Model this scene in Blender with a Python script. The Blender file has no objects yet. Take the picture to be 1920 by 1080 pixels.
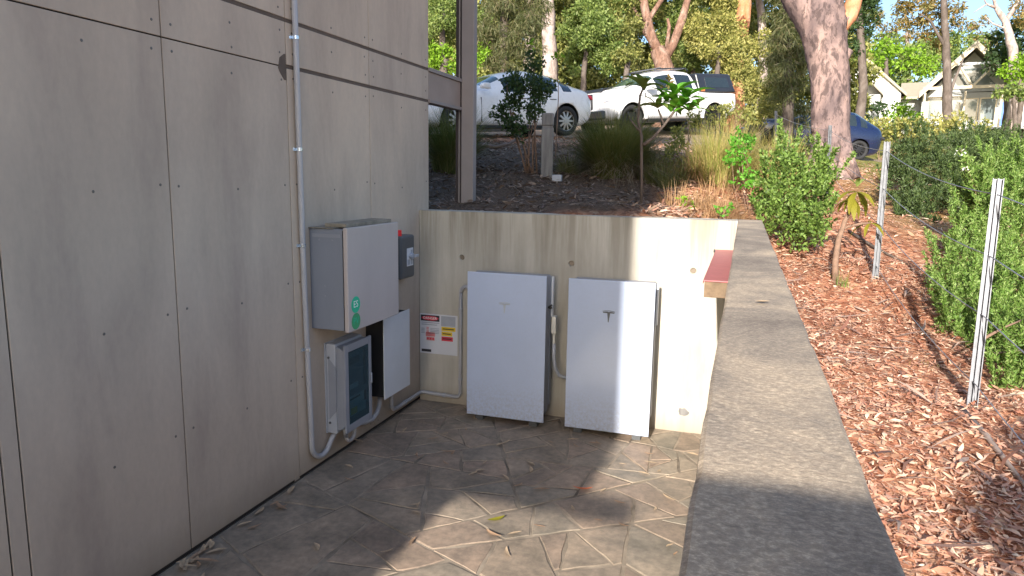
import bpy, bmesh, math, random
import numpy as np
from mathutils import Vector, Matrix

random.seed(11)
rng = np.random.default_rng(11)
S = bpy.context.scene
COL = S.collection
R = math.radians

# ------------------------------------------------------------------ camera
CAM = np.array([2.4667, -5.1558, 1.8596])
YAW, PITCH, ROLL, FPX = 0.3136, 0.1590, 0.0165, 1321.1      # focal length in pixels of a 1920 wide picture
_f = np.array([-math.sin(YAW) * math.cos(PITCH), math.cos(YAW) * math.cos(PITCH), -math.sin(PITCH)])
_r = np.array([math.cos(YAW), math.sin(YAW), 0.0])
_u = np.cross(_r, _f)
_r, _u = math.cos(ROLL) * _r + math.sin(ROLL) * _u, -math.sin(ROLL) * _r + math.cos(ROLL) * _u
cd = bpy.data.cameras.new('camera')
cam = bpy.data.objects.new('camera', cd)
COL.objects.link(cam)
cam.matrix_world = Matrix(((_r[0], _u[0], -_f[0], CAM[0]), (_r[1], _u[1], -_f[1], CAM[1]), (_r[2], _u[2], -_f[2], CAM[2]), (0, 0, 0, 1)))
cd.sensor_width = 36.0
cd.lens = FPX / 1920 * 36.0
cd.clip_start, cd.clip_end = 0.05, 2000
S.camera = cam

# ------------------------------------------------------------------ sky and sun
SUN_DIR = Vector((0.03, 1.0, -0.40)).normalized()            # the way the light travels: from behind the camera, low
ELEV = math.asin(-SUN_DIR.z)
w = bpy.data.worlds.new('World'); S.world = w; w.use_nodes = True
wn = w.node_tree
bg = wn.nodes['Background']
sky = wn.nodes.new('ShaderNodeTexSky'); sky.sky_type = 'NISHITA'; sky.sun_disc = False
sky.sun_elevation = ELEV; sky.sun_rotation = math.pi + 0.03
sky.air_density = 1.0; sky.dust_density = 2.2; sky.ozone_density = 3.0
wn.links.new(sky.outputs[0], bg.inputs[0])
bg.inputs[1].default_value = 0.14
sl = bpy.data.lights.new('sun', 'SUN'); sl.energy = 4.8; sl.angle = R(0.6); sl.color = (1.0, 0.93, 0.84)
sun = bpy.data.objects.new('sun', sl); COL.objects.link(sun)
sun.rotation_euler = SUN_DIR.to_track_quat('-Z', 'Y').to_euler()
S.view_settings.view_transform = 'Standard'; S.view_settings.look = 'None'
S.view_settings.exposure = 1.10; S.view_settings.gamma = 1.0
try:
    S.view_settings.use_curve_mapping = False
except Exception:
    pass
S.render.engine = 'CYCLES'
S.cycles.max_bounces = 8; S.cycles.diffuse_bounces = 4; S.cycles.transparent_max_bounces = 8
S.cycles.sample_clamp_indirect = 6.0
S.cycles.use_denoising = True

def W(u, v, D):
    """world point at picture position (1920x1080) and depth D along the view axis"""
    return CAM + D * (_f + (u - 960) / FPX * _r - (v - 540) / FPX * _u)

# ------------------------------------------------------------------ helpers
def link(o, parent=None, label=None, cat=None, group=None, kind=None):
    COL.objects.link(o)
    if parent is not None: o.parent = parent
    if label: o['label'] = label
    if cat: o['category'] = cat
    if group: o['group'] = group
    if kind: o['kind'] = kind
    return o

def empty(name, label, cat, loc=(0, 0, 0), group=None, kind=None, rz=0):
    o = bpy.data.objects.new(name, None); o.empty_display_size = .1
    o.location = loc; o.rotation_euler = (0, 0, rz)
    return link(o, None, label, cat, group, kind)

class MB:
    def __init__(s): s.v = []; s.f = []
    def add(s, v, f):
        n = len(s.v); s.v += [tuple(map(float, p)) for p in v]; s.f += [tuple(i + n for i in q) for q in f]; return s
    def box(s, x0, x1, y0, y1, z0, z1):
        return s.add([(x0, y0, z0), (x1, y0, z0), (x1, y1, z0), (x0, y1, z0), (x0, y0, z1), (x1, y0, z1), (x1, y1, z1), (x0, y1, z1)],
                     [(3, 2, 1, 0), (4, 5, 6, 7), (0, 1, 5, 4), (1, 2, 6, 5), (2, 3, 7, 6), (3, 0, 4, 7)])
    def prism(s, poly, a, b, axis='z'):
        def P(p, t): return {'z': (p[0], p[1], t), 'y': (p[0], t, p[1]), 'x': (t, p[0], p[1])}[axis]
        n = len(poly)
        return s.add([P(p, a) for p in poly] + [P(p, b) for p in poly],
                     [tuple(range(n))[::-1], tuple(range(n, 2 * n))] + [(i, (i + 1) % n, n + (i + 1) % n, n + i) for i in range(n)])
    def tube(s, path, r, n=10, wob=0.0, cap=True):
        path = [Vector(p) for p in path]
        rs = list(r) if hasattr(r, '__len__') else [r] * len(path)
        vs = []; fs = []; up = None
        for i, p in enumerate(path):
            t = (path[min(i + 1, len(path) - 1)] - path[max(i - 1, 0)]).normalized()
            if up is None:
                up = Vector((0, 0, 1)) if abs(t.z) < .9 else Vector((1, 0, 0))
            a = t.cross(up).normalized(); b = a.cross(t).normalized(); up = b
            for k in range(n):
                th = 2 * math.pi * k / n
                q = rs[i] * (1 + (random.uniform(-wob, wob) if wob else 0))
                vs.append(p + a * math.cos(th) * q + b * math.sin(th) * q)
        for i in range(len(path) - 1):
            for k in range(n):
                fs.append((i * n + k, i * n + (k + 1) % n, (i + 1) * n + (k + 1) % n, (i + 1) * n + k))
        if cap:
            fs.append(tuple(range(n))[::-1]); m = (len(path) - 1) * n; fs.append(tuple(range(m, m + n)))
        return s.add(vs, fs)
    def disc(s, c, nrm, r, h, n=16, r2=None):
        nrm = Vector(nrm).normalized(); a = nrm.orthogonal().normalized(); b = nrm.cross(a); c = Vector(c)
        r2 = r if r2 is None else r2
        vs = [c + (a * math.cos(2 * math.pi * k / n) + b * math.sin(2 * math.pi * k / n)) * r for k in range(n)]
        vs += [c + nrm * h + (a * math.cos(2 * math.pi * k / n) + b * math.sin(2 * math.pi * k / n)) * r2 for k in range(n)]
        return s.add(vs, [tuple(range(n))[::-1], tuple(range(n, 2 * n))] + [(k, (k + 1) % n, n + (k + 1) % n, n + k) for k in range(n)])
    def mesh(s, name, smooth=False):
        m = bpy.data.meshes.new(name); m.from_pydata(s.v, [], s.f); m.validate(); m.update()
        if smooth:
            m.polygons.foreach_set('use_smooth', [True] * len(m.polygons))
        return m
    def build(s, name, mat, parent=None, bevel=0, smooth=False, seg=2, **kw):
        m = s.mesh(name, smooth); m.materials.append(mat)
        o = bpy.data.objects.new(name, m)
        if bevel:
            b = o.modifiers.new('bevel', 'BEVEL'); b.width = bevel; b.segments = seg; b.limit_method = 'ANGLE'; b.angle_limit = R(40)
            b.harden_normals = False
        return link(o, parent, **kw)

def npmesh(name, verts, faces):
    """fast mesh from numpy arrays; faces is (n, k) of equal size"""
    verts = np.asarray(verts, np.float32).reshape(-1, 3); faces = np.asarray(faces, np.int32)
    n, k = faces.shape
    m = bpy.data.meshes.new(name)
    m.vertices.add(len(verts)); m.vertices.foreach_set('co', verts.ravel())
    m.loops.add(n * k); m.loops.foreach_set('vertex_index', faces.ravel())
    m.polygons.add(n); m.polygons.foreach_set('loop_start', np.arange(0, n * k, k, dtype=np.int32))
    try: m.polygons.foreach_set('loop_total', np.full(n, k, np.int32))
    except Exception: pass
    m.update(calc_edges=True); m.validate()
    return m

def npobj(name, verts, faces, mat, parent=None, smooth=False, **kw):
    m = npmesh(name, verts, faces); m.materials.append(mat)
    if smooth: m.polygons.foreach_set('use_smooth', np.ones(len(m.polygons), bool))
    return link(bpy.data.objects.new(name, m), parent, **kw)

def clone(o, name=None, parent=None, label=None):
    c = o.copy(); COL.objects.link(c); c.parent = parent
    if label: c['label'] = label
    return c

def evaluated(o, name):
    dg = bpy.context.evaluated_depsgraph_get(); dg.update()
    return bpy.data.meshes.new_from_object(o.evaluated_get(dg))

def cut(o, cutters):
    """boolean the cutters out of o for good"""
    for c in cutters:
        b = o.modifiers.new('cut', 'BOOLEAN'); b.object = c; b.operation = 'DIFFERENCE'; b.solver = 'EXACT'
        try: b.material_mode = 'TRANSFER'
        except Exception: pass
    m = evaluated(o, o.name); o.modifiers.clear(); o.data = m
    for c in cutters: bpy.data.objects.remove(c)

_fonts = {}
def text_mesh(txt, size):
    c = bpy.data.curves.new('lettering', 'FONT'); c.body = txt; c.size = size; c.align_x = 'CENTER'; c.align_y = 'CENTER'
    c.extrude = 0.0004; c.resolution_u = 3
    o = bpy.data.objects.new('lettering', c); COL.objects.link(o)
    m = evaluated(o, 'lettering'); bpy.data.objects.remove(o)
    return m

def lettering(txt, size, M, mat, parent):
    m = text_mesh(txt, size); m.transform(M); m.materials.clear(); m.materials.append(mat)
    return link(bpy.data.objects.new('lettering', m), parent)

# ------------------------------------------------------------------ materials
def newmat(name):
    m = bpy.data.materials.new(name); m.use_nodes = True
    t = m.node_tree; return m, t, t.nodes['Principled BSDF']

def ramp(t, stops, fac=None):
    n = t.nodes.new('ShaderNodeValToRGB'); e = n.color_ramp.elements
    while len(e) < len(stops): e.new(.5)
    for q, (p, c) in zip(e, stops): q.position = p; q.color = (*c, 1) if len(c) == 3 else c
    if fac is not None: t.links.new(fac, n.inputs[0])
    return n

def noise(t, scale, detail=5, rough=.6, stretch=None, coord='Object', dist=0.0, offs=(0, 0, 0)):
    tc = t.nodes.new('ShaderNodeTexCoord'); mp = t.nodes.new('ShaderNodeMapping')
    if coord == 'World':
        g = t.nodes.new('ShaderNodeNewGeometry'); t.links.new(g.outputs['Position'], mp.inputs[0])
    else:
        t.links.new(tc.outputs[coord], mp.inputs[0])
    mp.inputs['Scale'].default_value = stretch or (1, 1, 1); mp.inputs['Location'].default_value = offs
    n = t.nodes.new('ShaderNodeTexNoise'); t.links.new(mp.outputs[0], n.inputs['Vector'])
    n.inputs['Scale'].default_value = scale; n.inputs['Detail'].default_value = detail; n.inputs['Roughness'].default_value = rough
    n.inputs['Distortion'].default_value = dist
    return n

def mix(t, a, b, fac, mode='MIX'):
    n = t.nodes.new('ShaderNodeMix'); n.data_type = 'RGBA'; n.blend_type = mode
    for sock, val in ((n.inputs[0], fac), (n.inputs[6], a), (n.inputs[7], b)):
        if hasattr(val, 'links') or hasattr(val, 'is_linked'): t.links.new(val, sock)
        else: sock.default_value = val if not isinstance(val, tuple) else ((*val, 1) if len(val) == 3 else val)
    return n.outputs[2]

def bump(t, p, height, strength, dist=.01):
    b = t.nodes.new('ShaderNodeBump'); b.inputs['Strength'].default_value = strength; b.inputs['Distance'].default_value = dist
    t.links.new(height, b.inputs['Height']); t.links.new(b.outputs[0], p.inputs['Normal'])

def plain(name, col, rough=.5, metal=0, var=.12, scale=8, bmp=0, coat=0, spec=.5, stretch=None):
    m, t, p = newmat(name)
    n = noise(t, scale, stretch=stretch)
    a = tuple(c * (1 - var) for c in col); b = tuple(min(1, c * (1 + var)) for c in col)
    r = ramp(t, [(.3, a), (.7, b)], n.outputs[0]); t.links.new(r.outputs[0], p.inputs['Base Color'])
    p.inputs['Roughness'].default_value = rough; p.inputs['Metallic'].default_value = metal
    p.inputs['Coat Weight'].default_value = coat; p.inputs['Specular IOR Level'].default_value = spec
    if bmp: bump(t, p, n.outputs[0], bmp)
    return m

def leafmat(name, stops, trans=.3, rough=.55, tcol=None):
    m, t, p = newmat(name)
    g = t.nodes.new('ShaderNodeNewGeometry')
    n = len(stops)
    r = ramp(t, [(i / max(1, n - 1), c) for i, c in enumerate(stops)], g.outputs['Random Per Island'])
    t.links.new(r.outputs[0], p.inputs['Base Color']); p.inputs['Roughness'].default_value = rough
    p.inputs['Specular IOR Level'].default_value = .35
    if trans:
        tr = t.nodes.new('ShaderNodeBsdfTranslucent'); t.links.new(mix(t, r.outputs[0], tcol or (.25, .40, .03), .5), tr.inputs[0])
        mx = t.nodes.new('ShaderNodeMixShader'); mx.inputs[0].default_value = trans
        t.links.new(p.outputs[0], mx.inputs[1]); t.links.new(tr.outputs[0], mx.inputs[2])
        t.links.new(mx.outputs[0], t.nodes['Material Output'].inputs[0])
    return m

def m_fibre_cement():
    m, t, p = newmat('fibre_cement')
    oi = t.nodes.new('ShaderNodeObjectInfo')
    a = noise(t, 1.6, 6, .62, (1, 1.2, .45), 'World', .3)
    b = noise(t, 38, 4, .6, (1, 1, .6), 'World')
    c = noise(t, 4, 5, .6, (1, 1, .22), 'World', .3)
    r = ramp(t, [(.28, (.455, .378, .306)), (.5, (.52, .433, .35)), (.74, (.58, .488, .393))], a.outputs[0])
    r2 = ramp(t, [(.3, (.955, .955, .955)), (.7, (1.03, 1.03, 1.02))], b.outputs[0])
    r3 = ramp(t, [(.33, (.86, .85, .86)), (.5, (.98, .98, .98)), (.68, (1.06, 1.05, 1.04))], c.outputs[0])
    k = mix(t, mix(t, r.outputs[0], r2.outputs[0], 1.0, 'MULTIPLY'), r3.outputs[0], 1.0, 'MULTIPLY')
    rr = ramp(t, [(0, (.94, .94, .95)), (1, (1.05, 1.04, 1.02))], oi.outputs['Random'])
    k = mix(t, k, rr.outputs[0], 1.0, 'MULTIPLY')
    # dirt splashed up from the paving
    g = t.nodes.new('ShaderNodeNewGeometry'); sp = t.nodes.new('ShaderNodeSeparateXYZ'); t.links.new(g.outputs['Position'], sp.inputs[0])
    mr = t.nodes.new('ShaderNodeMapRange'); mr.inputs[1].default_value = 0; mr.inputs[2].default_value = .22; mr.inputs[3].default_value = 1; mr.inputs[4].default_value = 0
    t.links.new(sp.outputs[2], mr.inputs[0])
    ml = t.nodes.new('ShaderNodeMath'); ml.operation = 'MULTIPLY'; t.links.new(mr.outputs[0], ml.inputs[0]); t.links.new(c.outputs[0], ml.inputs[1])
    k = mix(t, k, (.23, .18, .12), ml.outputs[0])
    t.links.new(k, p.inputs['Base Color']); p.inputs['Roughness'].default_value = .78
    p.inputs['Specular IOR Level'].default_value = .3
    bump(t, p, b.outputs[0], .06, .004)
    return m

def m_concrete_wall():
    m, t, p = newmat('concrete_formed')
    a = noise(t, 2.2, 6, .6, (1, 1, .5), 'World'); b = noise(t, 9, 6, .65, (1, 1, .10), 'World', .2)
    c = noise(t, 60, 3, .6, None, 'World'); d = noise(t, 6.5, 4, .7, (1, 1, .06), 'World', 0, (3, 1, 2))
    r = ramp(t, [(.3, (.39, .365, .315)), (.55, (.49, .462, .405)), (.75, (.57, .54, .485))], a.outputs[0])
    r2 = ramp(t, [(.35, (.86, .85, .82)), (.65, (1.06, 1.06, 1.05))], b.outputs[0])
    k = mix(t, r.outputs[0], r2.outputs[0], 1, 'MULTIPLY')
    g = t.nodes.new('ShaderNodeNewGeometry'); sp = t.nodes.new('ShaderNodeSeparateXYZ'); t.links.new(g.outputs['Position'], sp.inputs[0])
    # water-run stains hanging from the coping
    mr = t.nodes.new('ShaderNodeMapRange'); mr.inputs[1].default_value = .95; mr.inputs[2].default_value = 1.57; t.links.new(sp.outputs[2], mr.inputs[0])
    st = ramp(t, [(.47, (0, 0, 0)), (.62, (1, 1, 1))], d.outputs[0])
    ml = t.nodes.new('ShaderNodeMath'); ml.operation = 'MULTIPLY'; t.links.new(mr.outputs[0], ml.inputs[0]); t.links.new(st.outputs[0], ml.inputs[1])
    m2 = t.nodes.new('ShaderNodeMath'); m2.operation = 'MULTIPLY'; t.links.new(ml.outputs[0], m2.inputs[0]); m2.inputs[1].default_value = .58
    k = mix(t, k, (.16, .135, .09), m2.outputs[0])
    mr2 = t.nodes.new('ShaderNodeMapRange'); mr2.inputs[1].default_value = .16; mr2.inputs[2].default_value = 0; t.links.new(sp.outputs[2], mr2.inputs[0])
    m3 = t.nodes.new('ShaderNodeMath'); m3.operation = 'MULTIPLY'; t.links.new(mr2.outputs[0], m3.inputs[0]); t.links.new(a.outputs[0], m3.inputs[1])
    k = mix(t, k, (.26, .19, .12), m3.outputs[0])
    t.links.new(k, p.inputs['Base Color']); p.inputs['Roughness'].default_value = .85
    p.inputs['Specular IOR Level'].default_value = .25
    ad = t.nodes.new('ShaderNodeMath'); ad.operation = 'ADD'; t.links.new(c.outputs[0], ad.inputs[0]); t.links.new(b.outputs[0], ad.inputs[1])
    bump(t, p, ad.outputs[0], .12, .006)
    return m

def m_coping():
    m, t, p = newmat('weathered_coping')
    a = noise(t, 3.4, 8, .72, (1, .8, 1), 'World', .5); b = noise(t, 130, 9, .85, (.8, 1.2, 1), 'World', .1); c = noise(t, 120, 3, .6, None, 'World')
    r = ramp(t, [(.32, (.19, .160, .128)), (.50, (.31, .26, .21)), (.68, (.60, .51, .40))], b.outputs[0])
    r2 = ramp(t, [(.33, (.60, .59, .60)), (.48, (.92, .91, .89)), (.64, (1.5, 1.42, 1.28))], a.outputs[0])
    k = mix(t, r.outputs[0], r2.outputs[0], 1, 'MULTIPLY')
    o = noise(t, 3.1, 3, .6, None, 'World', 0, (5.3, 2.1, 0)); ro = ramp(t, [(.63, (0, 0, 0)), (.74, (.55, .55, .55))], o.outputs[0])
    k = mix(t, k, (.22, .12, .055), ro.outputs[0])
    t.links.new(k, p.inputs['Base Color']); p.inputs['Roughness'].default_value = .9; p.inputs['Specular IOR Level'].default_value = .2
    ad = t.nodes.new('ShaderNodeMath'); ad.operation = 'ADD'; t.links.new(c.outputs[0], ad.inputs[0]); t.links.new(b.outputs[0], ad.inputs[1])
    bump(t, p, ad.outputs[0], .35, .006)
    return m

def m_stone():
    m, t, p = newmat('flagstone')
    oi = t.nodes.new('ShaderNodeObjectInfo')
    r = ramp(t, [(0, (.25, .212, .172)), (.25, (.29, .235, .183)), (.5, (.255, .225, .184)), (.75, (.295, .228, .178)), (1, (.27, .215, .172))], oi.outputs['Random'])
    a = noise(t, 3.5, 6, .65, None, 'World', .4); b = noise(t, 24, 5, .65, None, 'World')
    r2 = ramp(t, [(.28, (.56, .58, .57)), (.5, (1.0, .98, .95)), (.72, (1.5, 1.4, 1.3))], a.outputs[0])
    r3 = ramp(t, [(.3, (.74, .74, .74)), (.7, (1.2, 1.19, 1.16))], b.outputs[0])
    k = mix(t, mix(t, r.outputs[0], r2.outputs[0], 1, 'MULTIPLY'), r3.outputs[0], 1, 'MULTIPLY')
    t.links.new(k, p.inputs['Base Color']); p.inputs['Roughness'].default_value = .58
    p.inputs['Specular IOR Level'].default_value = .4
    bump(t, p, a.outputs[0], .25, .01)
    return m

def m_bark(name, c1, c2, c3, dark, scale=1.0, flakes=.5):
    m, t, p = newmat(name)
    a = noise(t, 2.2 * scale, 6, .65, (1, 1, .45), 'Object', .6); b = noise(t, 9 * scale, 6, .7, (1, 1, .4), 'Object', .4)
    r = ramp(t, [(.30, c1), (.5, c2), (.68, c3)], a.outputs[0])
    v = t.nodes.new('ShaderNodeTexVoronoi'); v.inputs['Scale'].default_value = 17 * scale
    tc = t.nodes.new('ShaderNodeTexCoord'); mp = t.nodes.new('ShaderNodeMapping'); mp.inputs['Scale'].default_value = (1, 1, .5)
    t.links.new(tc.outputs['Object'], mp.inputs[0]); t.links.new(mp.outputs[0], v.inputs['Vector'])
    f = ramp(t, [(.06, (1, 1, 1)), (.20, (0, 0, 0))], v.outputs['Distance'])
    fb = ramp(t, [(.48, (0, 0, 0)), (.58, (1, 1, 1))], b.outputs[0])
    ml = t.nodes.new('ShaderNodeMath'); ml.operation = 'MULTIPLY'; t.links.new(f.outputs[0], ml.inputs[0]); ml.inputs[1].default_value = flakes
    mm = t.nodes.new('ShaderNodeMath'); mm.operation = 'MAXIMUM'; t.links.new(ml.outputs[0], mm.inputs[0])
    mb = t.nodes.new('ShaderNodeMath'); mb.operation = 'MULTIPLY'; t.links.new(fb.outputs[0], mb.inputs[0]); mb.inputs[1].default_value = flakes * .8
    t.links.new(mb.outputs[0], mm.inputs[1])
    k = mix(t, r.outputs[0], dark, mm.outputs[0])
    t.links.new(k, p.inputs['Base Color']); p.inputs['Roughness'].default_value = .85; p.inputs['Specular IOR Level'].default_value = .2
    bump(t, p, b.outputs[0], .6, .03)
    return m

def m_terrain():
    m, t, p = newmat('ground')
    at = t.nodes.new('ShaderNodeAttribute'); at.attribute_name = 'zone'
    sp = t.nodes.new('ShaderNodeSeparateColor'); t.links.new(at.outputs['Color'], sp.inputs[0])
    a = noise(t, 1.3, 6, .65, None, 'World'); b = noise(t, 30, 6, .75, None, 'World', .8); c = noise(t, 5, 6, .7, None, 'World', .5)
    v = t.nodes.new('ShaderNodeTexVoronoi'); v.inputs['Scale'].default_value = 34; v.inputs['Randomness'].default_value = 1
    g = t.nodes.new('ShaderNodeNewGeometry'); mp = t.nodes.new('ShaderNodeMapping'); mp.inputs['Scale'].default_value = (1, .55, 1); mp.inputs['Rotation'].default_value = (0, 0, .6)
    nd = noise(t, 14, 2, .5, None, 'World'); av = t.nodes.new('ShaderNodeVectorMath'); av.operation = 'ADD'
    sc = t.nodes.new('ShaderNodeVectorMath'); sc.operation = 'SCALE'; sc.inputs['Scale'].default_value = .12
    t.links.new(nd.outputs['Color'], sc.inputs[0]); t.links.new(g.outputs['Position'], av.inputs[0]); t.links.new(sc.outputs[0], av.inputs[1])
    t.links.new(av.outputs[0], mp.inputs[0]); t.links.new(mp.outputs[0], v.inputs['Vector'])
    bw = t.nodes.new('ShaderNodeRGBToBW'); t.links.new(v.outputs['Color'], bw.inputs[0])
    mul = ramp(t, [(.1, (.19, .075, .045)), (.4, (.38, .165, .095)), (.68, (.52, .26, .155)), (.92, (.68, .46, .31))], bw.outputs[0])
    r2 = ramp(t, [(.3, (.6, .58, .56)), (.7, (1.15, 1.12, 1.1))], c.outputs[0])
    k = mix(t, mul.outputs[0], r2.outputs[0], 1, 'MULTIPLY')
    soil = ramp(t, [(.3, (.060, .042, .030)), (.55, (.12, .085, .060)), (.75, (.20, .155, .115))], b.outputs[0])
    k = mix(t, k, soil.outputs[0], sp.outputs[1])                     # green: dark litter and soil, the bank's shade put into the colour
    lawn = ramp(t, [(.3, (.10, .115, .025)), (.5, (.20, .19, .045)), (.7, (.32, .25, .09))], c.outputs[0])
    k = mix(t, k, lawn.outputs[0], sp.outputs[0])                     # red: lawn
    park = ramp(t, [(.3, (.20, .15, .115)), (.7, (.38, .29, .22))], c.outputs[0])
    k = mix(t, k, park.outputs[0], sp.outputs[2])                     # blue: car park gravel
    t.links.new(k, p.inputs['Base Color']); p.inputs['Roughness'].default_value = .95; p.inputs['Specular IOR Level'].default_value = .15
    ad = t.nodes.new('ShaderNodeMath'); ad.operation = 'ADD'; t.links.new(v.outputs['Distance'], ad.inputs[0]); t.links.new(b.outputs[0], ad.inputs[1])
    bump(t, p, ad.outputs[0], .7, .02)
    return m

MT = {}
MT['fc'] = m_fibre_cement(); MT['conc'] = m_concrete_wall(); MT['cope'] = m_coping(); MT['stone'] = m_stone(); MT['ground'] = m_terrain()
MT['mortar'] = plain('mortar', (.25, .205, .155), .9, var=.6, scale=4, bmp=.3)
MT['gap'] = plain('seam_backing', (.030, .024, .020), .9)
MT['batten'] = plain('brown_batten', (.115, .085, .066), .8, var=.2)
MT['screw'] = plain('screw_head', (.15, .14, .13), .5, .4)
MT['frame'] = plain('painted_frame', (.30, .235, .20), .6, var=.10, scale=4)
MT['frame_grey'] = plain('painted_post', (.25, .22, .21), .6, var=.08, scale=4)
MT['frame_dark'] = plain('dark_channel', (.040, .030, .029), .6)
MT['conduit'] = plain('grey_conduit', (.40, .40, .415), .38, var=.06)
MT['boxgrey'] = plain('grey_enamel', (.215, .235, .275), .42, var=.10, scale=3, stretch=(1, 1, .3))
MT['boxfront'] = plain('aged_enamel_door', (.44, .395, .375), .45, var=.09, scale=2.5, stretch=(1, 1, .35))
MT['boxlight'] = plain('light_grey_plastic', (.40, .42, .46), .4, var=.05)
MT['boxmid'] = plain('mid_grey_plastic', (.26, .275, .31), .4, var=.05)
MT['dusty'] = plain('dusty_top', (.25, .22, .17), .8, var=.3, scale=12)
MT['darkgrey'] = plain('dark_grey_plastic', (.085, .09, .095), .45, var=.08)
MT['black'] = plain('black_plastic', (.008, .008, .009), .6)
MT['white'] = plain('white_cover', (.62, .64, .66), .35, var=.03)
MT['cream'] = plain('cream_plastic', (.62, .60, .53), .45, var=.05)
MT['galv'] = plain('galvanised_steel', (.15, .155, .17), .5, .45, var=.25, scale=30)
MT['galv_dull'] = plain('dull_galvanised_steel', (.10, .105, .115), .55, .4, var=.25, scale=30)
MT['zinc'] = plain('bright_zinc_clip', (.70, .78, .88), .25, .9, var=.05)
MT['red'] = plain('red_lamp', (.75, .015, .02), .3, var=.05)
MT['green1'] = plain('green_sticker', (.0, .50, .27), .4, var=.04)
MT['green2'] = plain('dark_green_sticker', (.03, .33, .13), .4, var=.04)
MT['ink'] = plain('black_ink', (.03, .03, .035), .5)
MT['inkgrey'] = plain('grey_ink', (.36, .38, .42), .5)
MT['inkwhite'] = plain('white_ink', (.8, .85, .83), .5)
MT['inkred'] = plain('red_ink', (.62, .04, .07), .5)
MT['inkpink'] = plain('faded_red_ink', (.62, .20, .20), .5)
MT['inkyellow'] = plain('yellow_ink', (.75, .52, .03), .5)
MT['signwhite'] = plain('sign_white', (.62, .63, .66), .4, var=.03)
MT['emblem1'] = plain('pale_emblem', (.40, .43, .46), .4)
MT['emblem2'] = plain('grey_emblem', (.10, .105, .11), .35)
MT['maroon'] = plain('red_flashing', (.42, .13, .13), .5, var=.08, scale=20)
MT['timber'] = plain('brown_timber', (.17, .115, .068), .75, var=.25, scale=10, stretch=(3, .3, 3))
MT['bollard'] = plain('weathered_timber', (.17, .165, .16), .9, var=.3, scale=9, stretch=(3, 3, .35), bmp=.3)
MT['wire'] = plain('fence_wire', (.38, .39, .42), .4, .7)
MT['rubber'] = plain('tyre_rubber', (.018, .018, .019), .8)
MT['rim'] = plain('alloy_rim', (.42, .40, .38), .35, .7)
MT['rimdark'] = plain('black_rim', (.03, .03, .033), .35, .5)
MT['roofing'] = plain('sand_roof_sheet', (.36, .31, .22), .6, var=.08, scale=3)
MT['cladding'] = plain('white_cladding', (.74, .74, .72), .6, var=.05)
MT['housetimber'] = plain('cream_timber', (.62, .52, .36), .6)
MT['housewall'] = plain('grey_house_wall', (.36, .37, .36), .7, var=.1)
MT['bluedoor'] = plain('blue_door', (.035, .13, .50), .4)
MT['understorey'] = plain('dark_subfloor', (.03, .025, .02), .9)
MT['hwall'] = plain('render_wall', (.42, .40, .37), .85, var=.1, scale=2)

def gloss(name, col, rough=.08, coat=.6, metal=0):
    m, t, p = newmat(name)
    n = noise(t, 2.5, 4)
    r = ramp(t, [(.3, tuple(c * .96 for c in col)), (.7, tuple(min(1, c * 1.03) for c in col))], n.outputs[0])
    t.links.new(r.outputs[0], p.inputs['Base Color']); p.inputs['Roughness'].default_value = rough
    p.inputs['Coat Weight'].default_value = coat; p.inputs['Coat Roughness'].default_value = .04; p.inputs['Metallic'].default_value = metal
    rn = noise(t, 6, 5, .7); rr = t.nodes.new('ShaderNodeMapRange'); rr.inputs[3].default_value = rough * .7; rr.inputs[4].default_value = rough * 1.6
    t.links.new(rn.outputs[0], rr.inputs[0]); t.links.new(rr.outputs[0], p.inputs['Roughness'])
    return m
MT['unit'] = gloss('white_glass_front', (.47, .545, .70), .16, .35)
def dusty_base(m, h, fac):
    t = m.node_tree; p = t.nodes['Principled BSDF']; src = p.inputs['Base Color'].links[0].from_socket
    tc = t.nodes.new('ShaderNodeTexCoord'); sp = t.nodes.new('ShaderNodeSeparateXYZ'); t.links.new(tc.outputs['Object'], sp.inputs[0])
    mr = t.nodes.new('ShaderNodeMapRange'); mr.inputs[1].default_value = h; mr.inputs[2].default_value = 0; mr.inputs[3].default_value = .04; mr.inputs[4].default_value = fac; t.links.new(sp.outputs[2], mr.inputs[0])
    n = noise(t, 45, 6, .75); r = ramp(t, [(.42, (0, 0, 0)), (.62, (1, 1, 1))], n.outputs[0])
    ml = t.nodes.new('ShaderNodeMath'); ml.operation = 'MULTIPLY'; t.links.new(mr.outputs[0], ml.inputs[0]); t.links.new(r.outputs[0], ml.inputs[1])
    t.links.new(mix(t, src, (.30, .24, .17), ml.outputs[0]), p.inputs['Base Color'])
dusty_base(MT['unit'], .30, .45)
MT['paintwhite'] = gloss('white_car_paint', (.78, .78, .78), .25, .8)
MT['paintblue'] = gloss('navy_car_paint', (.006, .012, .045), .25, .8, 0)
MT['carblack'] = gloss('black_car_paint', (.02, .021, .026), .3, .6)
MT['carglass'] = gloss('dark_car_glass', (.020, .028, .030), .05, 1.0)
MT['screenglass'] = gloss('greenish_windscreen', (.05, .085, .085), .05, 1.0)
MT['lamp'] = gloss('head_lamp_lens', (.55, .56, .62), .1, 1.0)
MT['lampblue'] = gloss('bluish_lamp_lens', (.03, .07, .25), .08, 1.0)
MT['houseglass'] = gloss('house_window_glass', (.16, .19, .19), .06, .8)
def m_clear():
    m, t, p = newmat('tinted_clear_door')
    p.inputs['Base Color'].default_value = (.30, .42, .46, 1); p.inputs['Roughness'].default_value = .07
    tr = t.nodes.new('ShaderNodeBsdfTransparent'); tr.inputs[0].default_value = (.40, .54, .58, 1)
    mx = t.nodes.new('ShaderNodeMixShader'); mx.inputs[0].default_value = .10
    t.links.new(tr.outputs[0], mx.inputs[1]); t.links.new(p.outputs[0], mx.inputs[2]); t.links.new(mx.outputs[0], t.nodes['Material Output'].inputs[0])
    return m
MT['clear'] = m_clear()

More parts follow.
